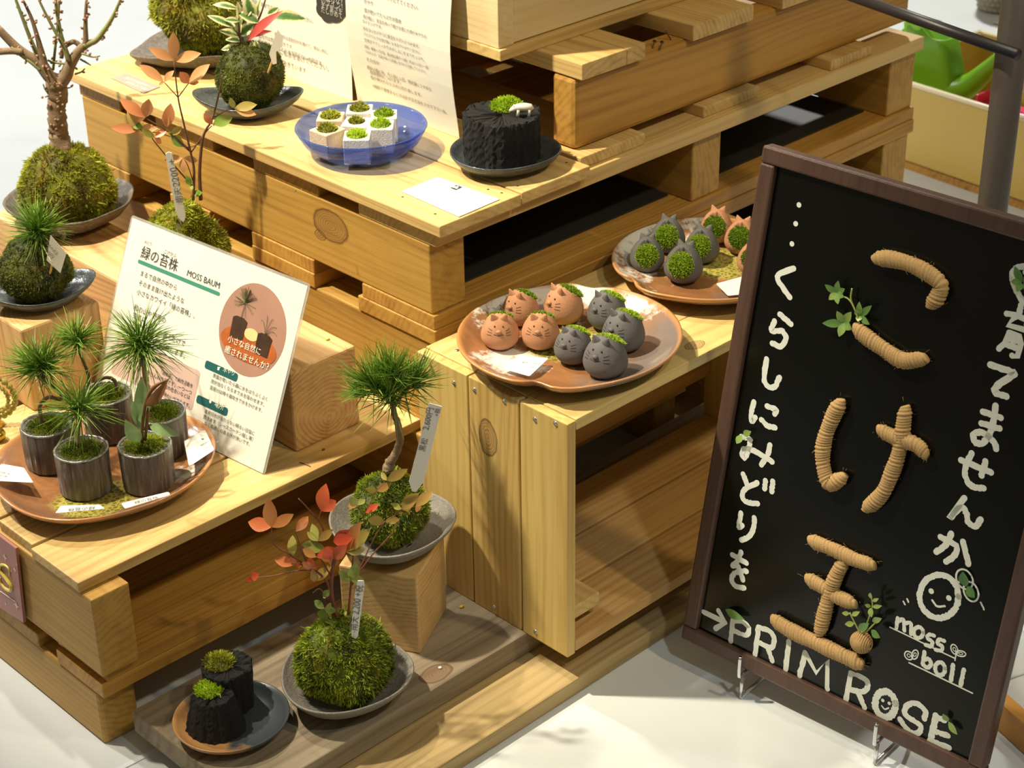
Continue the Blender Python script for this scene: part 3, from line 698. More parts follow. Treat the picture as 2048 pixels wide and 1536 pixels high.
P4 = barkpot((162, 897), 'bark pot nearest the front of the rust plate with small pine', 4)
trunk(P4[0], P4[2], [(156, 884), (155, 860), (157, 840), (157, 822)], [.0034, .003, .0026, .002], plain('young pine bark', (.33, .27, .13), .8, .3, 150., .5))
mb = MB(); needles(mb, pp(158, 816, P4[2]), 130, .045, .0011, 31, UP * .5, 1.4, .1); needles(mb, pp(157, 826, P4[2]), 22, .038, .001, 32, UP * -.2, 1.3, .3); mb.build('needles', NEEDLE, P4[0])
P5 = barkpot((289, 888), 'bark pot at front right of the rust plate with broad leaves', 5)
BL = leafmat('striped broad leaves', [(0, (.04, .05, .02)), (.35, (.11, .20, .06)), (.6, (.22, .34, .14)), (1, (.32, .42, .24))], .35, .5)
BR_ = leafmat('brown leaf', [(0, (.12, .05, .02)), (1, (.26, .13, .05))], .4)
mb = MB(); q = P5[2]
for a, bq, w, dd, cu in (((283, 868), (283, 752), 32, 0, -.06), ((280, 884), (250, 838), 30, -.004, .1), ((298, 850), (359, 872), 24, -.002, .22), ((272, 850), (265, 800), 16, .006, -.05)):
    A = pp(*a, q, dd); B2 = pp(*bq, q, dd + (.01 if bq[1] < 800 else -.012)); mb.leaf(A, B2, w * px2m(A), -FWD * .8 + UP * .5, .62, cu, .25, 9, .5)
mb.build('leaf', BL, P5[0], smooth=True)
mb = MB()
for pts, w in (([(284, 884), (285, 850), (292, 805), (308, 775), (338, 758)], .012), ([(290, 880), (294, 845), (296, 815)], .005)):
    S = smoothpath([pp(x, y, q, -.003) for x, y in pts]); mb.tube(S, np.interp(np.linspace(0, 1, len(S)), [0, .4, .75, 1], [.0016, .0017, .0022, .0006]), 8, .5)
mb.leaf(pp(291, 812, q, -.003), pp(338, 756, q, -.003), .011, -FWD, .5, .25, .5)
mb.build('stem', BR_, P5[0], smooth=True)
# ---------------------------------------------------------------- moss balls with plants
def stemmesh(base, lines, dd=0.):
    mb = MB()
    for pts, r0, r1 in lines:
        P = smoothpath([pp(x, y, base, dd) if np.ndim(x) == 0 else x for x, y in pts], 5)
        mb.tube(P, np.linspace(r0, r1, len(P)), 6)
    return mb
def leafset(mb, base, sets, w, dd=0., jit=.006, seed=0, tint=None):
    r = np.random.default_rng(seed)
    for J, tips in sets:
        dj = dd + (r.random() - .5) * jit
        A = pp(*J, base, dj)
        for tp in tips:
            Bt = pp(tp[0], tp[1], base, dj + (r.random() - .5) * jit * 1.5); ln = np.linalg.norm(Bt - A)
            nn = -FWD * .8 + UP * .5 + RGT * (r.random() - .5) * .8
            mb.leaf(A, Bt, min(w, ln * .52) * (.85 + .3 * r.random()), nn, (tint if tint is not None else (tp[2] if len(tp) > 2 else r.random())), .1 * (r.random() - .3), .22, 7, .5)
NAND = leafmat('nandina leaves peach', [(0, (.55, .19, .08)), (.35, (.62, .28, .12)), (.65, (.60, .36, .15)), (.85, (.40, .38, .09)), (1, (.20, .36, .05))], .4, .25)
NANDR = leafmat('nandina leaves red', [(0, (.62, .09, .035)), (.3, (.58, .20, .07)), (.6, (.45, .26, .07)), (.8, (.32, .28, .06)), (1, (.20, .29, .06))], .4, .25)
TWIG = plain('red brown twig', (.13, .055, .03), .6, .3, 150.)
TWIGR = plain('red twig', (.20, .06, .035), .6, .3, 150.)
# budding tree
cc = np.array([cB[0], cB[1], ZW + .048])
t = thing('moss_ball_tree', (cB[0], cB[1], ZW + .006), 'budding bare branched bonsai tree in a mossy mound at far left', 'bonsai')
mossball(t, cc, .056, .046, 15000, MOSSY, 3, .0050, .0011, .1, -.85, 160)
bt = at(128, 305, ZW + .088); bt[2] = ZW + .086
tb = cc + UP * .03
MB().tube(smoothpath([pp(x, y, tb) for x, y in ((130, 318), (126, 300), (119, 272), (116, 245), (113, 215), (116, 188), (113, 165), (112, 150))], 5) + rng.normal(size=(36, 3)) * .0007,
          np.interp(np.linspace(0, 1, 36), np.linspace(0, 1, 8), [.0155, .0135, .0115, .011, .0105, .0115, .0125, .007]), 14).build('trunk', BARK, t, smooth=True)
br = [([(110, 170), (98, 148), (88, 130), (86, 118), (80, 95), (75, 75), (62, 34), (44, -4)], .0075, .0014),
      ([(118, 168), (132, 150), (140, 130), (152, 110), (164, 95), (171, 85), (171, 47), (173, -4)], .009, .0016),
      ([(112, 168), (95, 150), (75, 124), (50, 108), (28, 90), (-6, 55)], .0075, .0045),
      ([(46, 104), (22, 102), (-6, 104)], .004, .004),
      ([(168, 92), (180, 86), (195, 78), (219, 45), (232, 20), (243, -6)], .0045, .0014),
      ([(92, 135), (78, 118), (68, 95), (59, 73), (41, 25), (30, -5)], .0035, .0016),
      ([(137, 122), (128, 95), (116, 73), (94, 33), (76, -4)], .003, .0013),
      ([(138, 118), (130, 95), (121, 65), (113, 18), (111, -4)], .003, .0018),
      ([(106, 140), (109, 110), (112, 80), (117, 30), (118, -4)], .0018, .0014),
      ([(82, 142), (60, 124), (40, 110), (22, 94)], .002, .0012),
      ([(95, 120), (108, 125), (132, 128)], .0014, .0012),
      ([(160, 104), (159, 92), (150, 84), (140, 86), (126, 98), (123, 116)], .0032, .0026),
      ([(163, 107), (185, 114), (200, 112)], .0012, .0008), ([(160, 118), (174, 126), (182, 131)], .0012, .0008), ([(150, 148), (162, 144), (170, 137)], .0014, .0008),
      ([(97, 188), (90, 178), (86, 168)], .0012, .0008), ([(108, 196), (96, 192), (90, 194)], .0012, .0008), ([(128, 178), (136, 176), (141, 175)], .0012, .0008)]
for k, (pts, r0, r1) in enumerate(br):
    stemmesh(tb, [(pts, r0, r1)], (k % 3 - 1) * .006).build('branch', BARK if k in (0, 1, 2, 3, 11) else BARKG, t, smooth=True)
mb = MB(); rb = np.random.default_rng(5)
for k, (pts, r0, r1) in enumerate(br):
    P = smoothpath([pp(x, y, tb, (k % 3 - 1) * .006) for x, y in pts], 5); L_ = np.r_[0, np.cumsum(np.linalg.norm(np.diff(P, axis=0), axis=1))]
    s = .008
    while s < L_[-1]:
        p = np.array([np.interp(s, L_, P[:, i]) for i in range(3)]); d = rb.normal(size=3); d /= np.linalg.norm(d)
        rr = np.interp(s, [0, L_[-1]], [r0, r1])
        for m in range(rb.integers(1, 3)):
            d2 = d + rb.normal(size=3) * .6; d2 /= np.linalg.norm(d2); q = p + d2 * (rr + .0012)
            mb.tube([q - d2 * .0016, q, q + d2 * .0016, q + d2 * .003], [.0007, .0015, .0014, .0003], 6)
        s += .0075 + .006 * rb.random()
for m in range(22):
    p = pp(112 + rb.normal() * 10, 165 + rb.random() * 95, tb, -.011); mb.ball(p, .0017, 6)
mb.build('bud', plain('red bud', (.30, .16, .10), .6, .4, 200.), t, smooth=True).__setitem__('kind', 'stuff')
# big ball top left
c = np.array([cT[0] + .004, cT[1] + .012, ZC + .064])
t = thing('moss_ball_plant', (c[0], c[1], ZC + .006), 'large bright moss ball on rough slab plate at top edge', 'moss ball')
mossball(t, c, .058, .062, 15000, MOSSY, 8, .0052, .0012, 0, -.95, 200)
# variegated plant
c = np.array([cL[0] + .003, cL[1] - .003, ZC + .043])
t = thing('moss_ball_plant', (cL[0], cL[1], ZC + .006), 'dark moss ball with cream edged variegated leaves and two red leaves', 'moss ball')
mossball(t, c, .0385, .039, 14000, MOSSD, 12, .0026, .0008, 0, -.93, 10, lump=.03)
VAR = leafmat('variegated leaves', [(0, (.05, .15, .035)), (.45, (.12, .24, .07)), (.6, (.70, .66, .33)), (1, (.80, .77, .50))], .35, .35)
z = lambda x, y: (200 + .2148 * x, .2148 * y)
vb = c + UP * .03
stemmesh(vb, [([z(1345, 520), z(1310, 380), z(1285, 200), z(1300, 20)], .0016, .001), ([z(1350, 500), z(1400, 330), z(1490, 150), z(1545, -20)], .0016, .001), ([z(1340, 470), z(1300, 350), z(1240, 250)], .001, .0008)]).build('stem', TWIG, t, smooth=True)
mb = MB(); rv = np.random.default_rng(4)
for a, b2, w, dk in (((1290, 85), (1045, 45), 70, .3), ((1250, 255), (995, 145), 75, .3), ((1300, 345), (1100, 285), 80, .4), ((1330, 385), (1165, 370), 60, .3), ((1340, 440), (1125, 465), 75, .4), ((1560, 165), (1920, 182), 130, .15),
                     ((1480, 215), (1280, 120), 110, .1), ((1290, 350), (1330, 90), 120, .25), ((1420, 180), (1370, -40), 130, .2), ((1470, 160), (1500, -10), 70, .45), ((1560, 130), (1665, 72), 75, .2), ((1290, 190), (1275, 10), 70, .55),
                     ((1330, 150), (1420, 60), 110, .15), ((1420, 380), (1400, 545), 90, .35), ((1450, 370), (1480, 500), 70, .4), ((1300, 200), (1150, 185), 60, .4), ((1300, 330), (1450, 220), 110, .12), ((1260, 300), (1215, 200), 50, .4)):
    d1 = (rv.random() - .5) * .012; A = pp(*z(*a), vb, d1); B2 = pp(*z(*b2), vb, d1 + (rv.random() - .5) * .014)
    mb.leaf(A, B2, w * .2148 * px2m(A), -FWD * .7 + UP * .6 + RGT * (rv.random() - .5), dk * .8, .12, .3, 8, .45, tint_edge=.85)
mb.build('leaf', VAR, t, smooth=True)
mb = MB()
for a, b2, w in (((1375, 385), (1708, 98), 95), ((1400, 345), (1605, 292), 60)):
    A = pp(*z(*a), vb, -.008); B2 = pp(*z(*b2), vb, -.014); mb.leaf(A, B2, w * .2148 * px2m(A), -FWD * .7 + UP * .7, .5, .08, .3, 8, .45)
mb.build('leaf', leafmat('red leaf', [(0, (.45, .05, .05)), (1, (.62, .12, .10))], .35), t, smooth=True)['label'] = 'red young leaves'
def pick(q0, q1, card, base, dd, label, text=None):
    t = thing('plant_pick', pp(*q0, base, dd), label, 'plant label')
    MB().tube([pp(*q0, base, dd + .004), pp(*q1, base, dd)], .0011, 8).build('stick', plain('bamboo stick', (.62, .43, .16), .5), t)
    V = [pp(x, y, base, dd - .0014) for x, y in card]
    MB().poly(V, -FWD, .0006).build('card', PAPER, t)
    if text:
        mb = MB(); U = V[1] - V[0]; wd = np.linalg.norm(U); U /= wd; Vv = np.cross(-FWD, U); O = V[0] - FWD * .0008
        for k, (s, hh) in enumerate(text): write(mb, s, O + U * wd * .1 - Vv * hh, U, Vv, 1, width=wd * .75, eps=0) if 0 else text_fit(mb, s, O + U * wd * .12 - Vv * hh, U, Vv, wd * .72)
        mb.build('lettering', GINK, t)
    return t
def text_fit(mb, s, O, U, V, width, eps=.0003, ys=1.):
    v, f = textmesh(s)
    k = width / max(v[:, 0].max(), 1e-6); N = np.cross(U, V); N /= np.linalg.norm(N)
    mb.add(np.asarray(O) + v[:, :1] * k * U + v[:, 1:2] * k * ys * V + N * eps, f)
pick((533, 153), (545, 120), [z(1605, 400), z(1655, 275), z(1705, 350), z(1700, 430), z(1640, 480), z(1645, 590), z(1610, 600), z(1575, 500)], vb, -.030, 'curled white label on a stick in the dark moss ball')
# back nandina
c = np.array([cM[0], cM[1], ZW + .047])
t = thing('moss_ball_plant', (cM[0], cM[1], ZW + .006), 'moss ball with peach leaved nandina behind the printed moss card', 'moss ball')
mossball(t, c, .046, .044, 13000, MOSSY, 21, .0048, .0011, .32, -.85, 150)
z = lambda x, y: (.3418 * x, .3418 * y)
nb = c + UP * .03
stemmesh(nb, [([z(1130, 1180), z(1135, 1000), z(1115, 890), z(1070, 700), z(1042, 570), z(1018, 360)], .0017, .0006), ([z(1175, 1170), z(1168, 1000), z(1183, 830), z(1205, 760), z(1245, 690), z(1285, 530), z(1300, 440)], .0022, .0006),
              ([z(1115, 880), z(1000, 780), z(900, 720), z(850, 690)], .0009, .0005), ([z(1120, 890), z(1190, 790), z(1240, 735)], .0008, .0005), ([z(1042, 570), z(960, 480)], .0006, .0005), ([z(1042, 570), z(1105, 485)], .0006, .0005),
              ([z(1135, 1100), z(1030, 980), z(905, 830), z(890, 800)], .0009, .0005), ([z(1245, 690), z(1335, 640), z(1370, 630)], .0006, .0005), ([z(1115, 890), z(1010, 800), z(975, 760)], .0007, .0005), ([z(1180, 830), z(1100, 860), z(1000, 800), z(815, 755)], .0006, .0005), ([z(1130, 1060), z(1095, 960), z(1070, 930)], .0006, .0005)]).build('stem', TWIG, t, smooth=True)
mb = MB()
leafset(mb, nb, [(z(*J), [(*z(x, y), tt) for x, y, tt in tp]) for J, tp in (
    ((1018, 355), ((1013, 183, .45), (868, 280, .45), (1178, 312, .5))), ((960, 480), ((812, 378, .4), (1018, 412, .5), (930, 500, .35))), ((1105, 488), ((1228, 375, .5), (1050, 420, .02), (1165, 480, .4))),
    ((850, 688), ((700, 580, .1), (872, 578, .3), (795, 702, .3))), ((815, 760), ((648, 748, .15), (780, 785, .2), (745, 640, .75), (925, 750, .5))), ((840, 750), ((760, 722, 1.),)),
    ((905, 805), ((828, 755, .9), (978, 757, .15), (945, 840, .2), (870, 795, .5))), ((978, 745), ((1000, 603, .3), (965, 650, .4))), ((1000, 790), ((1065, 740, .8), (1075, 860, 1.), (985, 770, .9))),
    ((1245, 728), ((1192, 662, .0), (1362, 688, .98), (1255, 735, .1))), ((1370, 635), ((1348, 570, .85), (1505, 612, .8), (1500, 672, .6))), ((1070, 925), ((962, 938, .5), (1158, 942, .55), (1078, 1012, .5))),
    ((1115, 1085), ((1090, 1028, 1.), (1128, 1110, 1.))), ((1130, 1135), ((1185, 1128, 1.),)))], .0125, 0, .012, 3)
mb.build('leaf', NAND, t, smooth=True)
# left pine
c = np.array([cN[0], cN[1], ZW1 + .0405])
t = thing('moss_ball_plant', (cN[0], cN[1], ZW1 + .005), 'dark moss ball with one pine tuft on the left wood block', 'moss ball')
mossball(t, c, .039, .0365, 13000, MOSSD, 31, .0028, .0008, .05, -.93, 20)
nb = c + UP * .025
trunk(t, nb, [(90, 505), (85, 490), (82, 475), (77, 462)], [.005, .0045, .0035, .003])
trunk(t, nb, [(86, 488), (100, 474), (116, 464), (126, 468), (122, 482)], [.003, .0034, .0036, .0034, .0026], name='side_branch')
mb = MB(); needles(mb, pp(76, 462, nb), 230, .045, .0011, 41, UP * 1., 1.35, .05); needles(mb, pp(78, 462, nb), 30, .042, .001, 42, UP * .1, 1.4, .1); mb.build('needles', NEEDLE, t)
pick((99, 553), (107, 515), [(101, 470), (133, 506), (121, 546), (93, 520)], nb, -.032, 'square white label on a stick in the left pine moss ball', [('黒松の苔玉', .010), ('1,800円', .017)])
# black pine
c = np.array([cE[0] + .001, cE[1] + .001, cE[2] + .047])
t = thing('moss_ball_plant', (cE[0], cE[1], cE[2] + .010), 'moss ball with a round topped black pine on the wood cube', 'moss ball')
mossball(t, c, .0365, .038, 13000, MOSS, 51, .0042, .0010, .08, -.95, 120)
nb = c + UP * .03
trunk(t, nb, [(776, 940), (780, 925), (790, 908), (799, 884), (797, 855), (788, 825), (784, 805), (775, 790)], [.0062, .005, .0042, .004, .0036, .003, .0028, .002])
for pts in ([(784, 808), (765, 790), (748, 775)], [(787, 815), (808, 785), (828, 762)], [(778, 795), (782, 765), (785, 745)]): trunk(t, nb, pts, [.0018, .0012], name='branch')
mb = MB()
for k, (x, y, n_, L_, ax) in enumerate(((752, 776, 120, .046, -.55), (778, 752, 120, .036, -.15), (826, 766, 120, .038, .4), (773, 790, 100, .046, -.2), (800, 778, 90, .042, .3), (728, 790, 60, .026, -.9), (790, 745, 60, .032, .1))):
    needles(mb, pp(x, y, nb, (k % 3 - 1) * .008), n_, L_, .0011, 60 + k, UP * 1. + RGT * ax, .85, .02)
needles(mb, pp(783, 800, nb), 60, .040, .0009, 77, UP * .1, 1.4, .12)
mb.build('needles', NEEDLE, t)
def stake(corners, base, dd, label, lines, name='plant_label'):
    V = [pp(x, y, base, dd) for x, y in corners]; t = thing(name, V[-2], label, 'plant label')
    MB().poly(V, -FWD, .0012).build('tag', PAPER, t, bevel=.0003)
    mb = MB()
    for s, q0, q1, ys in lines:
        A, B2 = pp(*q0, base, dd - .0016), pp(*q1, base, dd - .0016); U = B2 - A; w = np.linalg.norm(U); U /= w
        text_fit(mb, s, A, U, np.cross(-FWD, U), w, 0, ys)
    mb.build('lettering', GINK, t); return t
stake([(858, 805), (884, 812), (848, 962), (832, 983), (824, 982), (818, 962)], nb, -.022, 'white 2600 yen label standing in the black pine moss',
      [('2,600円', (857, 861), (867, 817), 1.05), ('+税', (877, 834), (881, 818), 1.), ('黒松', (849, 904), (856, 878), 1.)])
# front nandina
c = np.array([cF[0] + .0, cF[1] + .002, ZP1 + .048])
t = thing('moss_ball_plant', (cF[0], cF[1], ZP1 + .010), 'big mossy ball with red leaved nandina in the front bowl', 'moss ball')
mossball(t, c, .0465, .044, 17000, MOSS, 81, .0048, .0011, .15, -.93, 220)
nb = c + UP * .034
z = lambda x, y: (400 + .3418 * x, 1000 + .3418 * y)
Y_ = lambda x, y: (450 + .293 * x, 650 + .293 * y)
stemmesh(nb, [([z(820, 790), z(805, 700), z(770, 560), z(775, 420), z(800, 310), z(870, 290), z(930, 200)], .0028, .0007), ([z(800, 780), z(770, 620), z(745, 480), z(650, 400), z(560, 370)], .0022, .0006), ([z(850, 780), z(870, 640), z(885, 470), z(900, 300), z(930, 180)], .0016, .0005),
              ([z(640, 395), z(545, 330), z(430, 255), z(418, 160)], .001, .0005), ([z(640, 395), z(595, 300), z(560, 185)], .0009, .0004), ([z(700, 250), z(720, 165), z(640, 60), z(575, -10)], .0011, .0005), ([z(692, 125), z(708, 66)], .0006, .0004), ([z(690, 410), z(560, 415), z(420, 445), z(295, 455)], .0007, .0004),
              ([z(790, 640), z(740, 570), z(700, 520), z(660, 545)], .0008, .0004), ([z(745, 640), z(725, 560), z(735, 530)], .0006, .0004), ([z(770, 450), z(700, 330), z(680, 250)], .0009, .0004), ([z(800, 780), z(760, 700), z(725, 640)], .0009, .0005),
              ([z(880, 500), z(1000, 330), z(1110, 210), z(1165, 120)], .0008, .0004)]).build('stem', TWIGR, t, smooth=True)
mb = MB()
leafset(mb, nb, [(z(*J), [(*z(x, y), tt) for x, y, tt in tp]) for J, tp in (
    ((418, 160), ((400, -18, .35), (280, 128, .2), (548, 82, .4))), ((560, 185), ((633, 95, .35),)), ((710, 66), ((738, -98, .1), (795, 2, .05))), ((545, 330), ((542, 205, .8),)),
    ((690, 240), ((625, 185, .8), (655, 138, .85), (780, 170, .65))), ((595, 258), ((735, 285, .9),)), ((780, 245), ((895, 218, 0.), (880, 175, .05))), ((680, 335), ((808, 285, .02), (600, 285, .5))), ((850, 300), ((945, 125, .45), (998, 165, .75), (970, 288, .8), (890, 195, .2))),
    ((565, 372), ((435, 350, .25), (600, 378, .1), (525, 335, .3))), ((300, 455), ((272, 470, 0.), (345, 432, .03))), ((655, 400), ((598, 362, .3), (692, 372, .2), (668, 480, .6), (640, 330, .1))), ((770, 390), ((798, 305, .5), (740, 400, .55))), ((668, 470), ((765, 395, .7),)), ((780, 345), ((700, 330, .3), (720, 280, .05), (860, 260, .15))),
    ((882, 470), ((808, 415, .95), (915, 362, .95), (960, 470, .95), (850, 460, .9))), ((728, 635), ((668, 588, 1.), (795, 652, .95), (720, 712, 1.), (780, 620, .9))), ((720, 565), ((760, 525, .95), (735, 575, .9))), ((875, 690), ((845, 650, .9), (900, 650, .9))))], .0125, -.004, .02, 9)
leafset(mb, nb, [(Y_(*J), [(*Y_(x, y), tt) for x, y, tt in tp]) for J, tp in (
    ((1105, 1062), ((1065, 1005, .75), (1248, 982, .7))), ((1035, 1132), ((962, 1120, .8), (1135, 1083, .6))), ((905, 1230), ((845, 1178, .9), (958, 1188, .85), (838, 1232, .5))), ((955, 1282), ((1050, 1222, .0),)), ((1205, 1257), ((1142, 1218, .85), (1325, 1148, .7), (1272, 1248, .7))),
    ((1300, 1240), ((1418, 1132, .65), (1330, 1262, .45))), ((1090, 1342), ((972, 1330, .75), (1192, 1325, .7))))], .011, .012, .012, 12)
mb.build('leaf', NANDR, t, smooth=True)
stemmesh(nb, [([z(880, 520), Y_(1010, 1470), Y_(1090, 1340)], .0007, .0004), ([Y_(1090, 1342), Y_(1160, 1300), Y_(1205, 1257), Y_(1300, 1240)], .0004, .0003), ([Y_(960, 1440), Y_(945, 1330), Y_(955, 1282), Y_(1000, 1200), Y_(1035, 1132), Y_(1105, 1062)], .0005, .0003), ([Y_(950, 1320), Y_(905, 1230)], .0004, .0003)], .012).build('twig', TWIGR, t, smooth=True)
stake([(716, 1160), (728, 1160), (729, 1170), (716, 1272), (711, 1277), (703, 1272), (703, 1250), (712, 1172)], nb, -.020, 'white 2200 yen label standing in the front nandina moss', [('南天 2,200 +税', (713, 1262), (726, 1172), 1.2)])
nb = np.array([cM[0], cM[1], ZW + .077])
stake([(331, 307), (337, 303), (344, 305), (347, 318), (371, 425), (371, 436), (367, 444), (357, 436), (351, 420)], nb, -.034, 'white 2200 yen label standing in the moss behind the printed card', [('南天', (366, 406), (361, 375), 1.), ('2200 +', (361, 373), (350, 318), 1.)])
# small dark dish with moss at the left frame edge
p = at(-14, 545, ZW1 + .02); p[2] = ZW1
t = dish('leaf_dish', 'dark dish with a bit of moss at the left frame edge', 'dish', p, .022, INDIGO, PLATE, .7)
mb = MB(); mosspad(mb, p + UP * .006, .012, 300, .004, .0012, 4, .8); tag(mb.build('moss_clump', MOSSD, origin=p + UP * .006), 'small moss clump in the dark dish at the left frame edge', 'moss')
# ---------------------------------------------------------------- clay cats
def cat(body, eyem, name, od=(-.62, 0, .78)):
    t = thing('cat_planter', (0, 0, 0), '', 'cat planter')
    R, h = .0193, .0395
    od = np.array(od); od /= np.linalg.norm(od); oa = math.radians(44)
    def S(D):
        D = np.atleast_2d(D); D = D / np.linalg.norm(D, axis=1)[:, None]
        zz = D[:, 2]; w = R * (1 - .17 * zz - .05 * zz ** 2)
        X = np.stack([D[:, 0] * w, D[:, 1] * w, .0165 + np.where(zz > 0, zz * (h - .0165), zz * .0175)], 1)
        X[:, 2] = np.maximum(X[:, 2], 0); return X
    n = 64; th = np.linspace(.001, PI - .001, 48); a = np.arange(n) * 2 * PI / n
    D = np.concatenate([np.stack([np.sin(q) * np.cos(a), np.sin(q) * np.sin(a), np.full(n, math.cos(q))], 1) for q in th])
    V = S(D); an = np.arccos(np.clip(D @ od, -1, 1))
    jag = oa * (1 + .06 * np.sin(7 * np.arctan2(D[:, 1], D[:, 0]) + 3 * D[:, 2]))
    k = np.clip((jag - an) / .10, 0, 1); k = k * k * (3 - 2 * k)
    lipk = np.exp(-((an - jag) / .09) ** 2)
    cen = np.array([0, 0, .0165]); V = V - (V - cen) * (k * .30)[:, None] + (V - cen) * (lipk * .025)[:, None]
    mb = MB()
    mb.add(V, [(i * n + j, (i + 1) * n + j, (i + 1) * n + (j + 1) % n, i * n + (j + 1) % n) for i in range(47) for j in range(n)] + [tuple(range(n)), tuple(47 * n + j for j in range(n))[::-1]])
    def sp(az, el): return np.array([math.cos(el) * math.cos(az), math.cos(el) * math.sin(az), math.sin(el)])
    for s in (-1, 1):                    # pinched ears
        p = S(sp(s * .60, .98))[0]; d = np.array([.25, s * .45, 1.]); d /= np.linalg.norm(d)
        Z = np.linspace(-.004, .0062, 7); rr = [.0056, .0053, .0046, .0037, .0027, .0016, .0004]
        C = [p + d * q for q in Z]; side = np.cross(d, [1, 0, 0]); side /= np.linalg.norm(side); fw = np.cross(side, d)
        aa = np.arange(12) * PI / 6
        mb.add(np.concatenate([cc_ + r_ * (np.cos(aa)[:, None] * side + .55 * np.sin(aa)[:, None] * fw) for cc_, r_ in zip(C, rr)]), [(i * 12 + j, i * 12 + (j + 1) % 12, (i + 1) * 12 + (j + 1) % 12, (i + 1) * 12 + j) for i in range(6) for j in range(12)] + [tuple(72 + j for j in range(12))])
    mb.build('clay_body', body, t, smooth=True, local=True)
    p = S(sp(0, .38))[0]; MB().ball(p + [.0006, 0, 0], (.0022, .0029, .0021), 12).build('nose', body, t, smooth=True, local=True)
    for s in (-1, 1): MB().ball(S(sp(s * .30, .60))[0], .00095, 8).build('eye', eyem, t, smooth=True, local=True)
    mb = MB()
    for s in (-1, 1):
        for e0, e1 in ((.40, .46), (.30, .32), (.20, .18)): mb.tube([S(sp(s * (.42 + .30 * q), e0 + (e1 - e0) * q))[0] for q in (0, .5, 1)], .00032, 5)
        mb.tube([S(sp(s * q, .20 + .05 * math.sin(q * 6)))[0] for q in (.0, .1, .2, .28)], .00032, 5)
    mb.build('whiskers', eyem, t, local=True)
    mb = MB(); mosspad(mb, cen + od * .0150, .0125, 1100, .0026, .0009, 9 if name == 'g' else 6, .34, od); mb.build('moss', CATMOSS, t, local=True)
    return t
CATMOSS = mosmat('cat moss', (.06, .11, .005), (.22, .36, .014), (.50, .64, .05), 0.)
TERRA = plain('terracotta clay', (.44, .21, .105), .75, .14, 70., .25)
GCLAY = plain('charcoal grey clay', (.105, .100, .098), .72, .14, 70., .25)
DKT = plain('incised dark clay', (.06, .028, .016), .8, .1)
DKG = plain('incised black clay', (.018, .017, .017), .8, .1)
zc1 = ZCR + .0068
cats = [  # px, py of body centre, facing (deg), scale, kind, label
    (1000, 664, 222, 1.0, 'x', 'orange clay cat at far left of the front plate, facing the viewer'),
    (1081, 664, 215, 1.0, 'x', 'orange clay cat second from left in the front row of the front plate'),
    (1041, 618, 186, .99, 'x', 'orange clay cat behind two others at back left of front plate'),
    (1127, 612, 172, 1.08, 'x', 'largest orange clay cat at the back centre of front plate'),
    (1147, 693, 190, 1.0, 'g', 'grey clay cat at front centre, right of the orange cats'),
    (1211, 716, 192, 1.14, 'g', 'grey clay cat nearest the front edge of the front plate'),
    (1214, 624, 180, 1.06, 'g', 'grey clay cat at the back of the front plate'),
    (1247, 664, 182, 1.12, 'g', 'grey clay cat at far right of the front plate'),
    (1294, 512, 40, .98, 'g', 'grey clay cat at far left of the rear plate, moss toward viewer'),
    (1367, 531, 28, 1.08, 'g', 'grey clay cat nearest the front edge of the rear plate'),
    (1336, 474, 35, 1.0, 'g', 'grey clay cat at the back of the rear plate'),
    (1404, 494, 25, 1.0, 'g', 'grey clay cat beside the orange cats on the rear plate'),
    (1433, 456, 30, .98, 'x', 'orange clay cat at the back of the rear plate'),
    (1483, 477, 30, .98, 'x', 'orange clay cat on rear plate cut off by blackboard frame'),
    (1508, 520, 30, .95, 'x', 'orange clay cat mostly hidden behind the blackboard on rear plate')]
proto = {'x': cat(TERRA, DKT, 'x', (-.52, 0, .85)), 'g': cat(GCLAY, DKG, 'g', (-.52, 0, .85)), 'xr': cat(TERRA, DKT, 'x', (-.88, 0, .47)), 'gr': cat(GCLAY, DKG, 'g', (-.88, 0, .47))}; used = set()
for x, y, fa, s, k, lb in cats:
    k = k + ('r' if y < 560 else '') 
    p = at(x, y, zc1 + .0165 * s); p[2] = zc1
    if k in used: r_ = dup(proto[k], p, math.radians(fa), lb, s)
    else:
        used.add(k); r_ = proto[k]; r_.location = p; r_.rotation_euler = (0, 0, math.radians(fa)); r_.scale = (s,) * 3; r_['label'] = lb
    r_['group'] = 'clay cats on the front plate' if y > 560 else 'clay cats on the rear plate'
# ---------------------------------------------------------------- small paper tags
def papertag(corners, z, label, lines=(), name='price_tag', tilt=None, mat=None, ink=None, rnd=.0022, th=.0004):
    V = [at(x, y, z if np.isscalar(z) else z[i]) for i, (x, y) in enumerate(corners)]
    ctr = sum(V) / len(V); out = []
    n = np.cross(V[1] - V[0], V[3] - V[0]); n /= np.linalg.norm(n); n = n if n[2] > 0 else -n
    for i in range(4):
        p = V[i]; a = V[i - 1] - p; b2 = V[(i + 1) % 4] - p; a = a / np.linalg.norm(a); b2 = b2 / np.linalg.norm(b2)
        for q in np.linspace(0, 1, 5): out.append(p + a * rnd * (1 - q) ** 2 + b2 * rnd * q ** 2)
    t = thing(name, ctr, label, 'tag')
    MB().poly(out, n, th).build('card', mat or PAPER, t)
    if lines:
        mb = MB(); U = V[1] - V[0]; w = np.linalg.norm(U); U /= w; Vv = np.cross(n, U)
        hv = np.dot(V[3] - V[0], -Vv)
        for s, fx, fy, fw in lines: text_fit(mb, s, V[0] + U * w * fx - Vv * hv * fy + n * th, U, Vv, w * fw, .0003)
        mb.build('lettering', ink or GINK, t)
    return t
TL = (('♣', .42, .32, .12), ('緑の苔株（松）', .12, .52, .66), ('2,200円＋税', .14, .70, .6), ('shop price', .3, .88, .55))
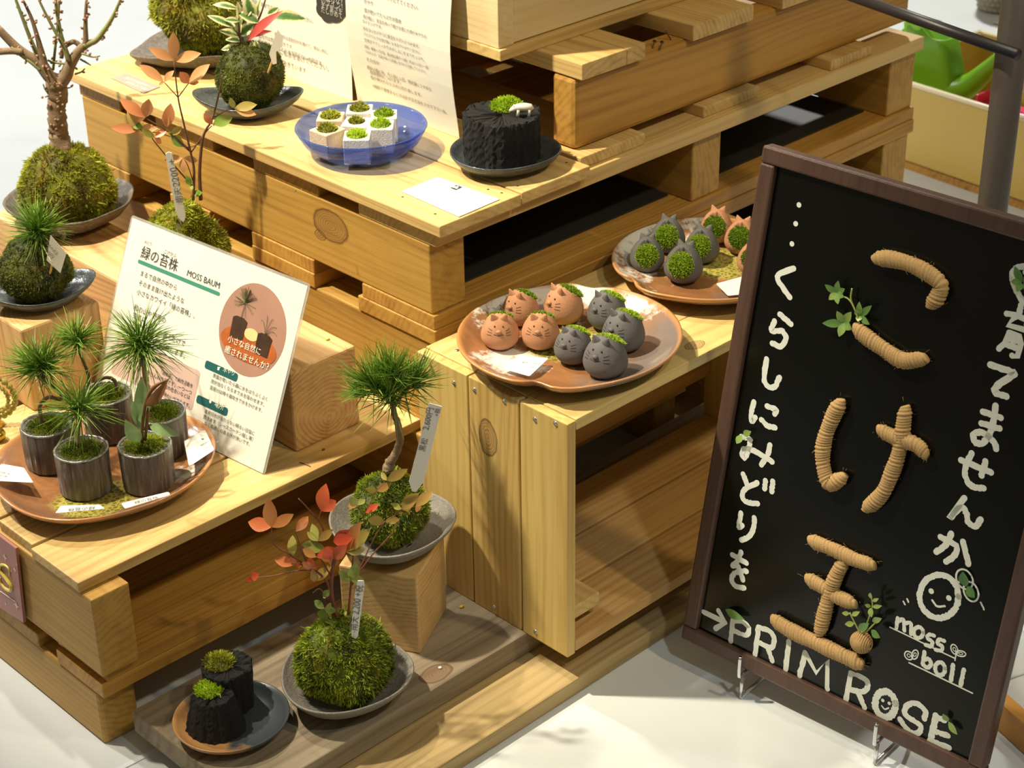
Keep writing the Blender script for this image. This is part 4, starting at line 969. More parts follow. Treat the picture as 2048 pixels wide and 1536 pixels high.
papertag([(368, 882), (410, 860), (429, 900), (378, 934)], ZA + .030, 'white tag leaning at the right rim of the rust plate', TL[:3])
papertag([(2, 928), (48, 936), (67, 966), (-12, 962)], ZA + .026, 'white tag at the left rim of the rust plate', TL[1:3])
papertag([(210, 1018), (110, 1027), (122, 1012), (200, 1010)], ZA + .024, 'white tag lying at the front rim of the rust plate', (('緑の苔株', .2, .7, .55),))
papertag([(242, 1007), (337, 984), (341, 990), (250, 1018)], ZA + .023, 'white tag by the front right bark pot on rust plate', (('緑の苔株', .25, .7, .5),))
papertag([(1038, 711), (1097, 717), (1059, 753), (1006, 738)], ZCR + .0145, 'white tag on the front cat plate beside the orange cats', (('猫苔 1,200円', .2, .5, .6), ('くらしに緑を', .2, .75, .5)))
papertag([(1432, 568), (1490, 552), (1495, 588), (1456, 592)], ZCR + .014, 'white tag on the rear cat plate')
papertag([(222, 156), (253, 147), (320, 174), (287, 187)], ZC + .0006, 'brown printed label lying on the top pallet at left', (), 'care_label', mat=plain('brown print', (.33, .27, .23), .5), rnd=.0005)
t = bpy.data.objects['care_label']; mb = MB()
for s, q0, q1 in (('苔玉に手を触れないで', (249, 156), (304, 177)), ('お楽しみ下さい', (249, 164), (292, 181))):
    A, B2 = at(*q0, ZC + .0014), at(*q1, ZC + .0014); U = B2 - A; w = np.linalg.norm(U); text_fit(mb, s, A, U / w, np.cross(UP, U / w), w, 0, 1.1)
mb.build('lettering', PAPER, t)
t = papertag([(875, 354), (999, 399), (918, 434), (803, 383)], ZC + .0006, 'white printed card lying at the front corner of the top pallet', (), 'printed_card', rnd=.0005)
mb = MB()
Pq = lambda x, y: at(800 + .1172 * x, 320 + .1172 * y, ZC + .0013)
mb.poly([Pq(860, 475), Pq(960, 425), Pq(1065, 462), Pq(955, 512)], UP)
mb.build('logo', INK, t)
mb = MB(); mb.poly([Pq(885, 473), Pq(935, 448), Pq(960, 458), Pq(985, 445), Pq(1005, 465), Pq(980, 480), Pq(990, 492), Pq(950, 500), Pq(940, 482)], UP); mb.s = 0
o = mb.build('logo_mark', PAPER, t); o.location.z += .0003
mb = MB()
for s, a, b2 in (('花と緑', (690, 385), (850, 430)), ('店で植え替え 承ります', (735, 690), (1050, 815))):
    A, B2 = Pq(*a), Pq(*b2); U = B2 - A; w = np.linalg.norm(U); text_fit(mb, s, A, U / w, np.cross(UP, U / w), w, .0003)
mb.build('lettering', plain('pale grey ink', (.5, .5, .5), .6), t)
# ---------------------------------------------------------------- printed moss card
LAM = plain('laminated paper', (.70, .69, .615), .22, .015)
LAMC = NB('clear laminate edge'); LAMC = LAMC.done((.75, .76, .74), .1, Transmission_Weight=.6, Alpha=.5)
br_ = at(526, 948.7, ZA); U = np.array([.0939, -.9956, 0]); U /= np.linalg.norm(U); Nn = np.array([-.9097, -.0858, .4064]); Nn /= np.linalg.norm(Nn)
Nn = Nn - U * np.dot(Nn, U); Nn /= np.linalg.norm(Nn); Vv = np.cross(Nn, U)
CWd, CHt = .2745, .2015
BL0 = br_ - U * CWd
t = thing('printed_card', br_ - U * CWd / 2, 'laminated white moss card with round photo leaning on the timber beam', 'sign')
pc = lambda u, v, e=0.: BL0 + U * u + Vv * v + Nn * e
def rrect(u0, v0, u1, v1, r, e, th=0., k=6):
    P = []
    for cx, cy, a0 in ((u1 - r, v1 - r, 0), (u0 + r, v1 - r, 1), (u0 + r, v0 + r, 2), (u1 - r, v0 + r, 3)):
        P += [pc(cx + r * math.cos(a), cy + r * math.sin(a), e) for a in np.linspace(a0 * PI / 2, (a0 + 1) * PI / 2, k)]
    return P
MB().poly(rrect(-.003, 0, CWd + .003, CHt + .003, .004, 0), Nn, .0005).build('laminate', LAMC, t)
MB().poly(rrect(0, .001, CWd, CHt, .0005, .0005), Nn, .0003).build('paper', LAM, t)
cpx = lambda x, y, e=.0011: at_pl(x, y, BL0 + Nn * e, Nn)
def uv(x, y): p = cpx(x, y) - BL0; return np.dot(p, U), np.dot(p, Vv)
def pill(q0, q1, w, e, mat, name, par=None):
    (a, b1), (c1, d1) = uv(*q0), uv(*q1); m = (b1 + d1) / 2
    return MB().poly(rrect(a, m - w / 2, c1, m + w / 2, w * .32 if w > .006 else w * .49, e), Nn).build(name, mat, par or t)
TEAL = plain('teal print', (.055, .23, .17), .3, .03); DTEAL = plain('dark teal print', (.018, .10, .10), .3, .03)
pill((277, 516), (438, 595), .0042, .0010, TEAL, 'teal_bar')
pill((410, 728), (475, 756), .0088, .0010, DTEAL, 'heading_pill'); pill((393, 797), (455, 825), .0088, .0010, DTEAL, 'heading_pill')
a_, b_ = uv(399, 754), uv(386, 821)
MB().poly(rrect(a_[0] - .135, b_[1] - .001, a_[0], a_[1] + .006, .004, .0010), Nn).build('pink_panel', plain('pink print', (.56, .40, .36), .3, .03), t)
def cl(mb, s, q0, q1, e=.0014, ys=1.):
    (a, b1), (c1, d1) = uv(*q0), uv(*q1); m = (b1 + d1) / 2
    text_fit(mb, s, pc(a, m, e), U, Vv, c1 - a, 0, ys)
mb = MB()
for s, q0, q1 in (('みどり', (288, 486), (303, 491)), ('こけかぶ', (327, 506), (352, 514)), ('緑の苔株', (281, 510), (353, 545)), ('MOSS BAUM', (373, 550), (438, 578)),
                  ('まるで自然の中から', (280, 547), (352, 583)), ('そのまま抜け出たような', (277, 566), (367, 610)), ('小さなカワイイ「緑の苔株」。', (274, 583), (388, 641)),
                  ('和の山や野原の', (267, 617), (330, 648)), ('空気に', (265, 634), (290, 645)), ('包まれて', (263, 652), (300, 668)), ('置くだけで', (325, 672), (369, 694)), ('心癒します。', (320, 694), (369, 718)),
                  ('「自家窯」で創作活動を', (318, 745), (385, 776)), ('作家さんの作品です。一つ一つ', (285, 745), (383, 789)), ('作品の色合いなどは', (322, 771), (379, 800)), ('互いに良い味わいがあります。', (296, 776), (379, 816)),
                  ('表面が乾いたら器に水をはりぶくぶく', (425, 753), (534, 802)), ('泡が出なくなるまで水を吸わせます。', (421, 764), (528, 813)), ('苔部分は時々霧吹きで水をかけます。', (419, 777), (524, 825)),
                  ('直射日光が当たらない明るい日陰に', (409, 824), (508, 871)), ('置きます（レースカーテン越し等）', (406, 835), (505, 883)), ('なく風通しのある所が良いです。', (408, 848), (499, 893))): cl(mb, s, q0, q1)
mb.build('lettering', INK, t)
mb = MB(); cl(mb, '水やり', (446, 742), (468, 751)); cl(mb, '場所', (428, 812), (447, 820))
u0, v0 = uv(437, 737); mb.poly([pc(u0 + x * .0011, v0 + y * .0011, .0014) for x, y in ((-2, 1), (-1.2, 1.2), (-1, -1.6), (1.6, -1.6), (1.6, 1), (2.6, 1.8), (2.2, 2.2), (1, 1.6), (-1, 1.6))], Nn)
u0, v0 = uv(421, 803)
mb.poly([pc(u0 + (1.4 if k % 2 else 2.6) * .001 * math.cos(k * PI / 8), v0 + (1.4 if k % 2 else 2.6) * .001 * math.sin(k * PI / 8), .0014) for k in range(16)], Nn)
mb.build('pill_lettering', plain('cream ink', (.72, .76, .66), .4), t)
u0, v0 = uv(504, 660); Rc = abs(uv(568, 690)[0] - uv(441, 632)[0]) / 2
disc = lambda cx, cy, rx, ry, e, n=40: [pc(u0 + Rc * (cx + rx * math.cos(a)), v0 + Rc * (cy + ry * math.sin(a)), e) for a in np.arange(n) * 2 * PI / n]
ph = MB().poly(disc(0, 0, 1, 1, .0010, 64), Nn).build('round_photo', plain('photo backdrop', (.36, .20, .15), .25, .2, 25.), t)
MB().poly(disc(0, -.35, .86, .36, .0013), Nn).build('photo_plate', plain('photo plate', (.38, .10, .03), .25, .4, 60.), ph)
MB().poly(disc(.02, -.1, .22, .13, .0015), Nn).build('photo_glow', plain('photo pale glaze', (.85, .55, .25), .25, .1), ph)
mb = MB()
for cx, cy in ((-.40, .0), (.42, -.14)): mb.poly([pc(u0 + Rc * (cx + x), v0 + Rc * (cy + y), .0017) for x, y in ((-.22, .12), (-.12, .17), (.12, .17), (.22, .12), (.2, -.3), (-.2, -.3))], Nn)
mb.build('photo_pots', plain('photo pots', (.055, .03, .02), .25, .4, 90.), ph)
mb = MB(); rp = np.random.default_rng(3)
for k in range(46):
    a = rp.normal() * 1.0 + PI / 2; L0 = Rc * (.22 + .14 * rp.random()); q = pc(u0 - Rc * .36, v0 + Rc * .50, .0019)
    mb.tube([q, q + (U * math.cos(a) + Vv * math.sin(a)) * L0], .00022, 3)
mb.tube([pc(u0 - Rc * .38, v0 + Rc * .15, .0019), pc(u0 - Rc * .36, v0 + Rc * .5, .0019)], .0004, 4)
for a in (.2, .6, 1.2, 1.8, 2.4):
    S = [pc(u0 + Rc * (.42 + .32 * q * math.cos(a)), v0 + Rc * (.0 + .42 * q * math.sin(a) + .1 * math.sin(q * 3)), .0019) for q in np.linspace(0, 1, 6)]; mb.tube(S, .00025, 3)
mb.build('photo_plants', plain('photo plants', (.11, .12, .045), .3, .3, 90.), ph)
mb = MB(); cl(mb, '小さな自然に', (455, 686), (522, 706), .0021); cl(mb, '癒されませんか？', (449, 706), (538, 737), .0021)
mb.build('photo_lettering', plain('pale ink', (.80, .80, .66), .4), ph)
# ---------------------------------------------------------------- tall care sheets
def sheet(label, y0, y1, zt, xf, lines, cloud=False):
    t = thing('care_sheet', (xf(0), (y0 + y1) / 2, ZC), label, 'sign', 'care sheets')
    Z = np.linspace(0, zt, 16); V = []
    for e in (0, .0006):
        for z_ in Z: V += [(xf(z_) + e, y1, ZC + z_ + .0003), (xf(z_) + e, y0, ZC + z_ + .0003)]
    F = [(2 * i, 2 * i + 1, 2 * i + 3, 2 * i + 2) for i in range(15)] + [(32 + 2 * i, 34 + 2 * i, 35 + 2 * i, 33 + 2 * i) for i in range(15)]
    F += [(2 * i, 2 * i + 2, 34 + 2 * i, 32 + 2 * i) for i in range(15)] + [(2 * i + 1, 33 + 2 * i, 35 + 2 * i, 2 * i + 3) for i in range(15)] + [(0, 32, 33, 1), (30, 31, 63, 62)]
    MB().add(V, F).build('paper', LAM, t, smooth=False)
    Us = np.array([0, -1., 0])
    def lay(mb, s, q0, q1, bold=False):
        A, B2 = at_x(*q0, xf(.12)), at_x(*q1, xf(.12)); k = mb.n
        text_fit(mb, s, A, Us, UP, A[1] - B2[1], 0)
        v = mb.v[-1]; v[:, 2] += (B2[2] - A[2]) / 2; v[:, 0] = [xf(z_ - ZC) - .0007 for z_ in v[:, 2]]
    mb = MB()
    for l in lines: lay(mb, *l)
    mb.build('lettering', GINK, t)
    if cloud:
        mb = MB(); P = []
        for k in range(60):
            a = k * 2 * PI / 60; r = 1 + .08 * abs(math.sin(4 * a)); x, y = 667 + 32 * r * math.cos(a), 8 + 36 * r * math.sin(a)
            p = at_x(x, y, xf(.12)); p[0] = xf(p[2] - ZC) - .0008; P.append(p)
        o = mb.poly(P, (-1, 0, 0)).build('speech_cloud', plain('black print', (.03, .03, .028), .4), t)
        mb = MB()
        for k, s in enumerate(('お水やりは', 'まだかな？', 'のサイン！', 'まず重さを', 'たしかめて')): lay(mb, s, (644, -12 + 9 * k), (687, 0 + 9 * k)); mb.v[-1][:, 0] -= .0006
        mb.build('cloud_lettering', plain('grey white ink', (.45, .44, .40), .5), o)
    return t
sheet('left care sheet with black speech cloud standing behind the variegated plant', 1.6075, 1.815, .30, lambda z_: 1.294 + .004 * math.sin(z_ * 9), [
    ('水やりの時間の目安です。乾いたらあげてください。', (480, 2), (628, 40)), ('置き場所は直射日光を避けて、明るい所に。', (552, 68), (661, 110)), ('室内では窓辺が好きです。', (520, 72), (590, 98)),
    ('苔が茶色になったら水が足りない合図です。', (520, 84), (650, 131)), ('霧吹きで葉にも水をあげてください。', (520, 93), (662, 139)), ('植物は生きています。', (548, 119), (620, 147))], True)
sheet('right care sheet with curled edge standing beside the pale wooden box', 1.4285, 1.6035, .30, lambda z_: 1.2985 - .010 * math.sin(min(1, z_ / .2) * PI) ** 1.2, [
    ('でそだててください。', (770, -1), (835, 20)), ('水やり', (727, 5), (746, 11)), ('苔が乾いてたっぷりが基本', (729, 22), (803, 47)), ('苔が軽い、苔玉を持って軽さを感じた時が水やりの', (727, 32), (854, 79)), ('タイミングです。', (726, 44), (765, 57)),
    ('水をはったバケツに苔玉をドボンとつけます。', (727, 56), (840, 98)), ('ブクブクとでる泡が無くなるまでつけてください。', (728, 67), (843, 111)), ('空気がでてしっかり水がしみこむまでたっぷり。', (729, 78), (850, 126)),
    ('目安：春秋〜1日1回、夏は毎日朝夕〜2回、冬は2〜3日に一回', (729, 91), (856, 141)), ('のみならず、室温が高いと乾燥しますので注意してください。', (730, 102), (852, 149)), ('そのほか', (731, 121), (757, 131)),
    ('肥料は春と秋、月１回に１回、規定量にうすめた', (731, 134), (860, 187)), ('液体肥料につけます。', (735, 146), (798, 172)), ('枝が伸びたら小さめに切り戻します。', (736, 155), (838, 199)), ('※暗所で管理するときは必ず日光浴をさせて下さいね。', (738, 173), (887, 234))])
# ---------------------------------------------------------------- pink sign on the lower step
XP = .6945
t = thing('hanging_sign', (XP, 1.46, .15), 'pink sign with a golden S and stars on the lower pallet, left edge', 'sign')
X = np.array([1, 0, 0.])
MB().poly([at_x(x, y, XP) for x, y in ((31, 1097), (47, 1246), (-70, 1170), (-70, 1020))], X, .003).build('panel', plain('pink sign board', (.42, .17, .15), .4, .1, 20.), t)
mb = MB(); P = smoothpath([at_x(1.0 * x * .1367, 1050 + y * .1367, XP - .0006) for x, y in ((140, 740), (130, 650), (75, 590), (10, 590), (5, 660), (90, 780), (165, 890), (150, 960), (80, 930), (15, 850), (0, 770))], 6)
mb.tube(P, np.interp(np.linspace(0, 1, len(P)), [0, .3, .55, .8, 1], [.0008, .0016, .0024, .0016, .0008]), 6); mb.build('lettering', plain('gold print', (.72, .62, .10), .4), t)
mb = MB()
for x, y, s in ((70, 470, 1.4), (215, 655, 1.), (160, 670, .7), (240, 1180, 1.5), (85, 1150, .8), (242, 575, .4)):
    c = at_x(x * .1367, 1050 + y * .1367, XP - .0004); mb.poly([c + s * .0038 * (q * np.array([0, -math.cos(a), math.sin(a)])) for a, q in ((k * PI / 4, 1 if k % 2 == 0 else .3) for k in range(8))], X)
mb.tube([at_x(0, 1182, XP - .0004), at_x(16, 1193, XP - .0004), at_x(30, 1203, XP - .0004)], .0003, 4)
mb.build('star_print', plain('cream print', (.74, .68, .50), .4), t)
# ---------------------------------------------------------------- beads and small brass piece at left edge
BEAD = NB('olive glass'); BEAD = BEAD.done((.42, .40, .10), .08, Transmission_Weight=.45, IOR=1.5)
c = at(-16, 795, ZA + .035); t = thing('bead_bracelet', (c[0], c[1], ZA), 'olive glass bead ring standing at the left frame edge', 'bracelet')
mb = MB(); dv = RGT
for k in range(22):
    a = k * 2 * PI / 22; mb.ball(c + dv * .0245 * math.cos(a) + UP * .0245 * math.sin(a), .0036, 10)
    mb.ball(c + dv * .018 * math.cos(a + .14) + UP * .018 * math.sin(a + .14) - FWD * .003, .0026, 8)
mb.build('beads', BEAD, t, smooth=True)
MB().lathe([(.007, 0), (.009, .002), (.0035, .007), (.003, .0125)], (c[0], c[1], ZA), 16).build('stand', metal('brass', (.55, .38, .10), .3), t, smooth=True)
c = at(-4, 872, ZA + .006); c[2] = ZA
mb = MB(); mb.lathe([(.004, 0), (.0075, .003), (.0085, .009), (.007, .012), (.003, .013)], c, 20)
tag(mb.build('brass_weight', metal('dark brass', (.42, .33, .06), .25), smooth=True, origin=c), 'little dark brass piece at the left frame edge by rust plate', 'ornament')
# ---------------------------------------------------------------- blackboard
zb = .035
a_ = at(1361, 1276, zb); BU = np.array([.08105432, -.99659954, -.01481722]); BV = np.array([.17482449, -.00042018, .98459952]); BWd, BH = .346, .530; BN = np.cross(BU, BV)
if np.dot(BN, C0 - a_) < 0: BN = -BN
bp_ = lambda u, v, e=0.: a_ + BU * u + BV * v + BN * e
t = thing('blackboard', a_ + BU * BWd / 2, 'black menu board in a brown frame with rope letters, at right', 'blackboard')
FRM = wood('dark brown frame', (.085, .045, .032), (.05, .026, .02), 2, streak=.3, rough=.4)
fw = .0165
MB().obox(bp_(.004, .004, -.012), BU * (BWd - .008), BV * (BH - .008), BN * .006).build('board_panel', plain('black acrylic', (.0035, .004, .0035), .16, .1, Specular_IOR_Level=.32), t)
for nm, prs in (('frame_rail', ((0, 0, BWd, fw), (0, BH - fw, BWd, BH))), ('frame_stile', ((0, fw, fw, BH - fw), (BWd - fw, fw, BWd, BH - fw)))):
    for u0_, v0_, u1_, v1_ in prs: MB().obox(bp_(u0_, v0_, -.016), BU * (u1_ - u0_), BV * (v1_ - v0_), BN * .016).build(nm, FRM, t, bevel=.0022)
ON = -.006
bpx = lambda x, y, e=ON: at_pl(x, y, a_ + BN * e, BN)
SA, SB, SG, SD, SE, SF = (1348, 280, .3418), (1348, 750, .3418), (1248, 936, .3906), (1300, 1080, .15625), (1728, 1296, .15625), (1960, 480, .1951)
def sxy(S, p): return S[0] + p[0] * S[2], S[1] + p[1] * S[2]
rk = np.random.default_rng(11)
def chalk(mb, S, pts, w, e=.0004, smooth=True):
    P = [bpx(*sxy(S, p), ON + e) for p in pts]
    P = smoothpath(P, 6) if (smooth and len(P) > 2) else smoothpath(P, 8) if len(P) == 2 else np.array(P)
    T = np.gradient(P, axis=0); T /= np.linalg.norm(T, axis=1)[:, None] + 1e-12; Sd = np.cross(T, BN); n = len(P)
    hw = w * .5 * (1 + .10 * rk.normal(size=n)); hw2 = w * .5 * (1 + .10 * rk.normal(size=n))
    V = []
    cap = lambda p, s, tt: [p + (s * math.cos(a) + tt * math.sin(a)) * w * .5 for a in np.linspace(0, PI, 8)[1:-1]]
    out = [P[i] + Sd[i] * hw[i] for i in range(n)] + cap(P[-1], Sd[-1], T[-1]) + [P[i] - Sd[i] * hw2[i] for i in range(n)][::-1] + cap(P[0], -Sd[0], -T[0])
    # quads along the stroke plus two caps
    k = mb.n; Vq = np.empty((2 * n, 3)); Vq[0::2] = P + Sd * hw[:, None]; Vq[1::2] = P - Sd * hw2[:, None]
    lift = BN * (rk.random() * .0002); mb.add(Vq + lift, [(2 * i, 2 * i + 1, 2 * i + 3, 2 * i + 2) for i in range(n - 1)])
    for p, tt in ((P[0], -T[0]), (P[-1], T[-1])):
        s = np.cross(tt, BN); mb.add([p + (s * math.cos(a) + tt * math.sin(a)) * w * .5 + lift for a in np.linspace(0, 2 * PI, 14)[:-1]] + BN * .00009, [tuple(range(13))])
def dot(mb, S, p, r): q = bpx(*sxy(S, p), ON + .0005); mb.add([q + (BU * math.cos(a) + BV * math.sin(a)) * r for a in np.arange(16) * PI / 8], [tuple(range(16))])
def ell(c, rx, ry, rot=0., n=15): return [(c[0] + rx * math.cos(a) * math.cos(rot) - ry * math.sin(a) * math.sin(rot), c[1] + rx * math.cos(a) * math.sin(rot) + ry * math.sin(a) * math.cos(rot)) for a in np.linspace(0, 2 * PI, n)]
CHALK = plain('white paint marker', (.68, .71, .65), .6, .1, 300.)
mb = MB(); w = .0058
for p in ((731, 380), (712, 490), (690, 608)): dot(mb, SA, p, .0026)
for S, st in ((SA, [[(700, 752), (605, 800), (678, 920)], [(620, 1020), (685, 1077)], [(588, 1060), (572, 1115), (630, 1118), (655, 1160), (625, 1208), (575, 1190)], [(542, 1282), (528, 1390), (548, 1440), (590, 1443), (618, 1390)]]),
              (SB, [[(468, 158), (452, 225), (456, 270), (476, 248)], [(545, 182), (598, 205), (590, 228)], [(512, 262), (550, 298), (592, 308)], [(395, 360), (442, 375), (438, 430), (415, 482), (398, 462), (420, 430), (480, 450), (575, 508)], [(562, 410), (545, 470), (512, 525)],
                    [(405, 580), (432, 650)], [(487, 630), (415, 668), (402, 715), (430, 745), (490, 752)], [(535, 618), (530, 665)], [(578, 622), (572, 682)], [(392, 808), (380, 890), (400, 880)], [(470, 835), (468, 890), (440, 945), (395, 965)]]),
              (SD, [[(1055, 190), (1235, 295)], [(1165, 155), (1120, 265), (1060, 330)], [(1060, 330), (1130, 345), (1190, 510)], [(1235, 400), (1150, 400), (1070, 440), (1045, 510), (1095, 590), (1205, 612)]])):
    for s in st: chalk(mb, S, s, w)
mb.build('chalk_lettering', CHALK, t); mb = MB()
for s in ([(1852, 1315), (1970, 1355), (1985, 1375), (1900, 1430), (1880, 1475), (1945, 1500)],): chalk(mb, SA, s, w * 1.1)
for s in ([(275, 755), (380, 770), (530, 845)], [(420, 670), (400, 760)], [(360, 790), (290, 870), (451, 920), (540, 950)], [(480, 870), (560, 960)], [(300, 950), (255, 1060), (195, 1115)], [(300, 950), (410, 985), (425, 1060), (385, 1195), (330, 1185)], [(290, 1010), (400, 1045)], [(265, 1070), (390, 1110)]): chalk(mb, SF, s, w * .95, smooth=False)
chalk(mb, SF, [(470, 265), (380, 285), (335, 350), (345, 440), (400, 560), (460, 640), (540, 560), (600, 430), (580, 320), (520, 290), (470, 330)], w)
for s in ([(1808, 215), (1912, 250)], [(1800, 283), (1905, 312)], [(1882, 180), (1858, 320), (1810, 395), (1760, 390), (1755, 345), (1810, 340), (1870, 390), (1885, 432)], [(1680, 498), (1855, 570)], [(1742, 458), (1705, 545), (1715, 620), (1760, 655), (1812, 662)], [(1822, 505), (1800, 588)],
          [(1700, 720), (1612, 840), (1680, 775), (1712, 810), (1720, 860), (1765, 885), (1795, 845)], [(1560, 948), (1650, 1000), (1642, 1055), (1592, 1092)], [(1622, 928), (1595, 990), (1535, 1035)], [(1692, 975), (1722, 1105)]): chalk(mb, SB, s, w * 1.05)
mb.build('chalk_lettering', CHALK, t); mb = MB(); chalk(mb, SB, ell((1552, 1295), 114, 126), w * 1.05)
for p in ((1505, 1265), (1608, 1305)): dot(mb, SB, p, .0028)
chalk(mb, SB, [(1512, 1318), (1540, 1352), (1585, 1352)], .0022)
chalk(mb, SB, [(1645, 1220), (1672, 1210)], .0022)
for c_, rx, ry, ro in (((1700, 1195), 45, 62, -.5), ((1738, 1268), 40, 60, -.4)): chalk(mb, SB, ell(c_, rx, ry, ro), .0018, .0002)
for p in ([(1343, 1325), (1352, 1342)], [(1365, 1310), (1372, 1328)], [(1795, 1330), (1803, 1348)], [(1808, 1355), (1814, 1372)]): chalk(mb, SB, p, .0018)
mb.build('chalk_face', CHALK, t); mb = MB()
for s, ww in (([(690, 922), (860, 1005), (960, 1055)], w), ([(878, 905), (965, 1055), (840, 1135)], w), ([(1065, 1020), (1032, 1295)], w), ([(1070, 1030), (1180, 1040), (1265, 1125), (1235, 1215), (1080, 1165)], w), ([(1390, 1115), (1345, 1465)], w), ([(1390, 1115), (1530, 1165), (1590, 1270), (1550, 1375), (1390, 1310)], w), ([(1500, 1360), (1565, 1545)], w)): chalk(mb, SD, s, ww, smooth=len(s) > 3)
for s in ([(845, 888), (828, 1030)], [(928, 945), (900, 1062)], [(928, 945), (985, 1048), (1042, 985), (1042, 1130)], [(1162, 1050), (1135, 1195)], [(1162, 1050), (1225, 1075), (1250, 1110), (1225, 1145), (1160, 1135)], [(1195, 1140), (1232, 1225)]): chalk(mb, SG, s, w, smooth=len(s) > 4)
chalk(mb, SG, ell((1338, 1210), 52, 66, -.1), w * 1.25)
for p in ((1325, 1190), (1358, 1205)): dot(mb, SG, p, .0018)
chalk(mb, SG, [(1320, 1218), (1335, 1235), (1355, 1228)], .0016)
for s, ww in (([(775, 905), (785, 810), (680, 712), (560, 730), (520, 830), (610, 915), (720, 985), (715, 1070), (620, 1090), (530, 1010), (462, 910)], w), ([(920, 865), (880, 1050), (848, 1185)], w * 1.15), ([(920, 870), (1030, 925)], w), ([(885, 1060), (1075, 1122)], w), ([(848, 1185), (1090, 1275)], w), ([(775, 50), (752, 205)], .0042), ([(758, 215), (815, 250), (860, 205), (830, 140), (770, 150)], .0042), (ell((975, 265), 62, 82, -.1), .0042), ([(1142, 218), (1115, 408)], .0046), ([(1280, 278), (1240, 470)], .0046), ([(578, 188), (1390, 578)], .0015)): chalk(mb, SE, s, ww)
mb.build('chalk_lettering', CHALK, t); mb = MB()
for s in ([(1402, 768), (1395, 818)], [(1402, 785), (1430, 775), (1436, 832)], [(1440, 795), (1468, 795), (1470, 850)], ell((1508, 842), 24, 28), [(1588, 858), (1562, 852), (1555, 872), (1580, 890), (1572, 912), (1545, 905)], [(1640, 885), (1614, 878), (1606, 898), (1630, 915), (1622, 936), (1596, 930)]): chalk(mb, SG, s, .0040)
chalk(mb, SG, [(1362, 815), (1695, 975)], .0015); chalk(mb, SG, [(1695, 985), (1700, 955)], .0013)
for c_, rx, ry, ro in (((1692, 928), 16, 26, -.4), ((1725, 950), 26, 14, .2), ((1458, 960), 18, 24, -.7), ((1490, 955), 16, 24, .3)): chalk(mb, SG, ell(c_, rx, ry, ro), .0013); chalk(mb, SG, ell(c_, rx * .4, ry * .4, ro), .0008)
mb.build('chalk_lettering', CHALK, t)
b = NB('jute twine'); o = b.obj(); n = b.noise(o, 700., 3., .7); n2 = b.noise(o, 60., 2.); c = b.mix(n, (.26, .145, .05), (.60, .41, .18)); c = b.mix(b.math('MULTIPLY', n2, .35), c, (.45, .28, .11)); b.bump(n, .5, .001); JUTE = b.done(c, .85)
def rope(S, pts, R, name='rope_letter'):
    P0 = smoothpath([bpx(*sxy(S, p), ON + R * .8) for p in pts], 10); L_ = np.r_[0, np.cumsum(np.linalg.norm(np.diff(P0, axis=0), axis=1))]
    m = int(L_[-1] / .0009); s = np.linspace(0, L_[-1], m); P = np.stack([np.interp(s, L_, P0[:, i]) for i in range(3)], 1)
    per = .0031; phs = s / per + .25 * np.sin(s * 400) ; rr = R * (.84 + .24 * np.abs(np.sin(PI * phs)) ** .7) * (1 + .05 * np.sin(s * 170 + R * 1e4))
    e = np.minimum(s, L_[-1] - s); rr = rr * np.clip(.55 + e / R * .45, 0, 1)
    mb = MB(); n = 16; T = np.gradient(P, axis=0); T /= np.linalg.norm(T, axis=1)[:, None]; V = []
    for i in range(m):
        sd = np.cross(T[i], BN); sd /= np.linalg.norm(sd); tl = .0015
        for j in range(n):
            a = 2 * PI * j / n; V.append(P[i] + rr[i] * (math.cos(a) * sd + math.sin(a) * BN * .8) + T[i] * tl * math.cos(a))
    mb.add(V, [(i * n + j, i * n + (j + 1) % n, (i + 1) * n + (j + 1) % n, (i + 1) * n + j) for i in range(m - 1) for j in range(n)] + [tuple(range(n))[::-1], tuple((m - 1) * n + j for j in range(n))])
    for i in range(60):                  # loose fibres
        k = rk.integers(0, m); d = rk.normal(size=3); d /= np.linalg.norm(d); q = P[k] + d * rr[k]; mb.tube([q, q + d * .0025 + T[k] * .002 * rk.normal()], .00012, 3)
    return mb.build(name, JUTE, t, smooth=True)
rope(SA, [(1165, 702), (1250, 695), (1370, 722), (1490, 782), (1560, 845), (1545, 910), (1500, 985)], .0074)
rope(SA, [(1050, 1092), (1130, 1155), (1230, 1225), (1340, 1290), (1482, 1275)], .0074)
rope(SB, [(980, 140), (930, 245), (882, 370), (870, 490), (890, 600), (925, 635), (1000, 582)], .0074)
rope(SB, [(1355, 178), (1342, 290), (1322, 430), (1280, 560), (1220, 690), (1118, 795)], .0072)
rope(SB, [(1190, 315), (1270, 355), (1330, 378), (1420, 410), (1485, 478)], .0072)
rope(SG, [(945, 368), (1060, 412), (1180, 468), (1285, 500)], .0070); rope(SG, [(1130, 470), (1080, 565), (1040, 690), (1000, 860)], .0072); rope(SG, [(930, 562), (1010, 605), (1070, 648), (1190, 700)], .0070); rope(SG, [(755, 770), (860, 835), (985, 895), (1100, 950), (1225, 1010)], .0078)
q = bpx(*sxy(SG, (1215, 892)), ON + .007); mb = MB(); a = np.linspace(0, 6.28 * 13, 420)
lat = np.linspace(-1.35, 1.35, 420); mb.tube([q + .0105 * (np.cos(l) * (np.cos(x) * BV + np.sin(x) * BN * .8) + np.sin(l) * BU) for l, x in zip(lat, a)], .0011, 6); mb.ball(q, .0098, 16)
mb.build('rope_ball', JUTE, t, smooth=True)
LEAFA = leafmat('artificial leaves', [(0, (.07, .20, .05)), (.5, (.17, .33, .09)), (1, (.48, .60, .16))], .35, .3)
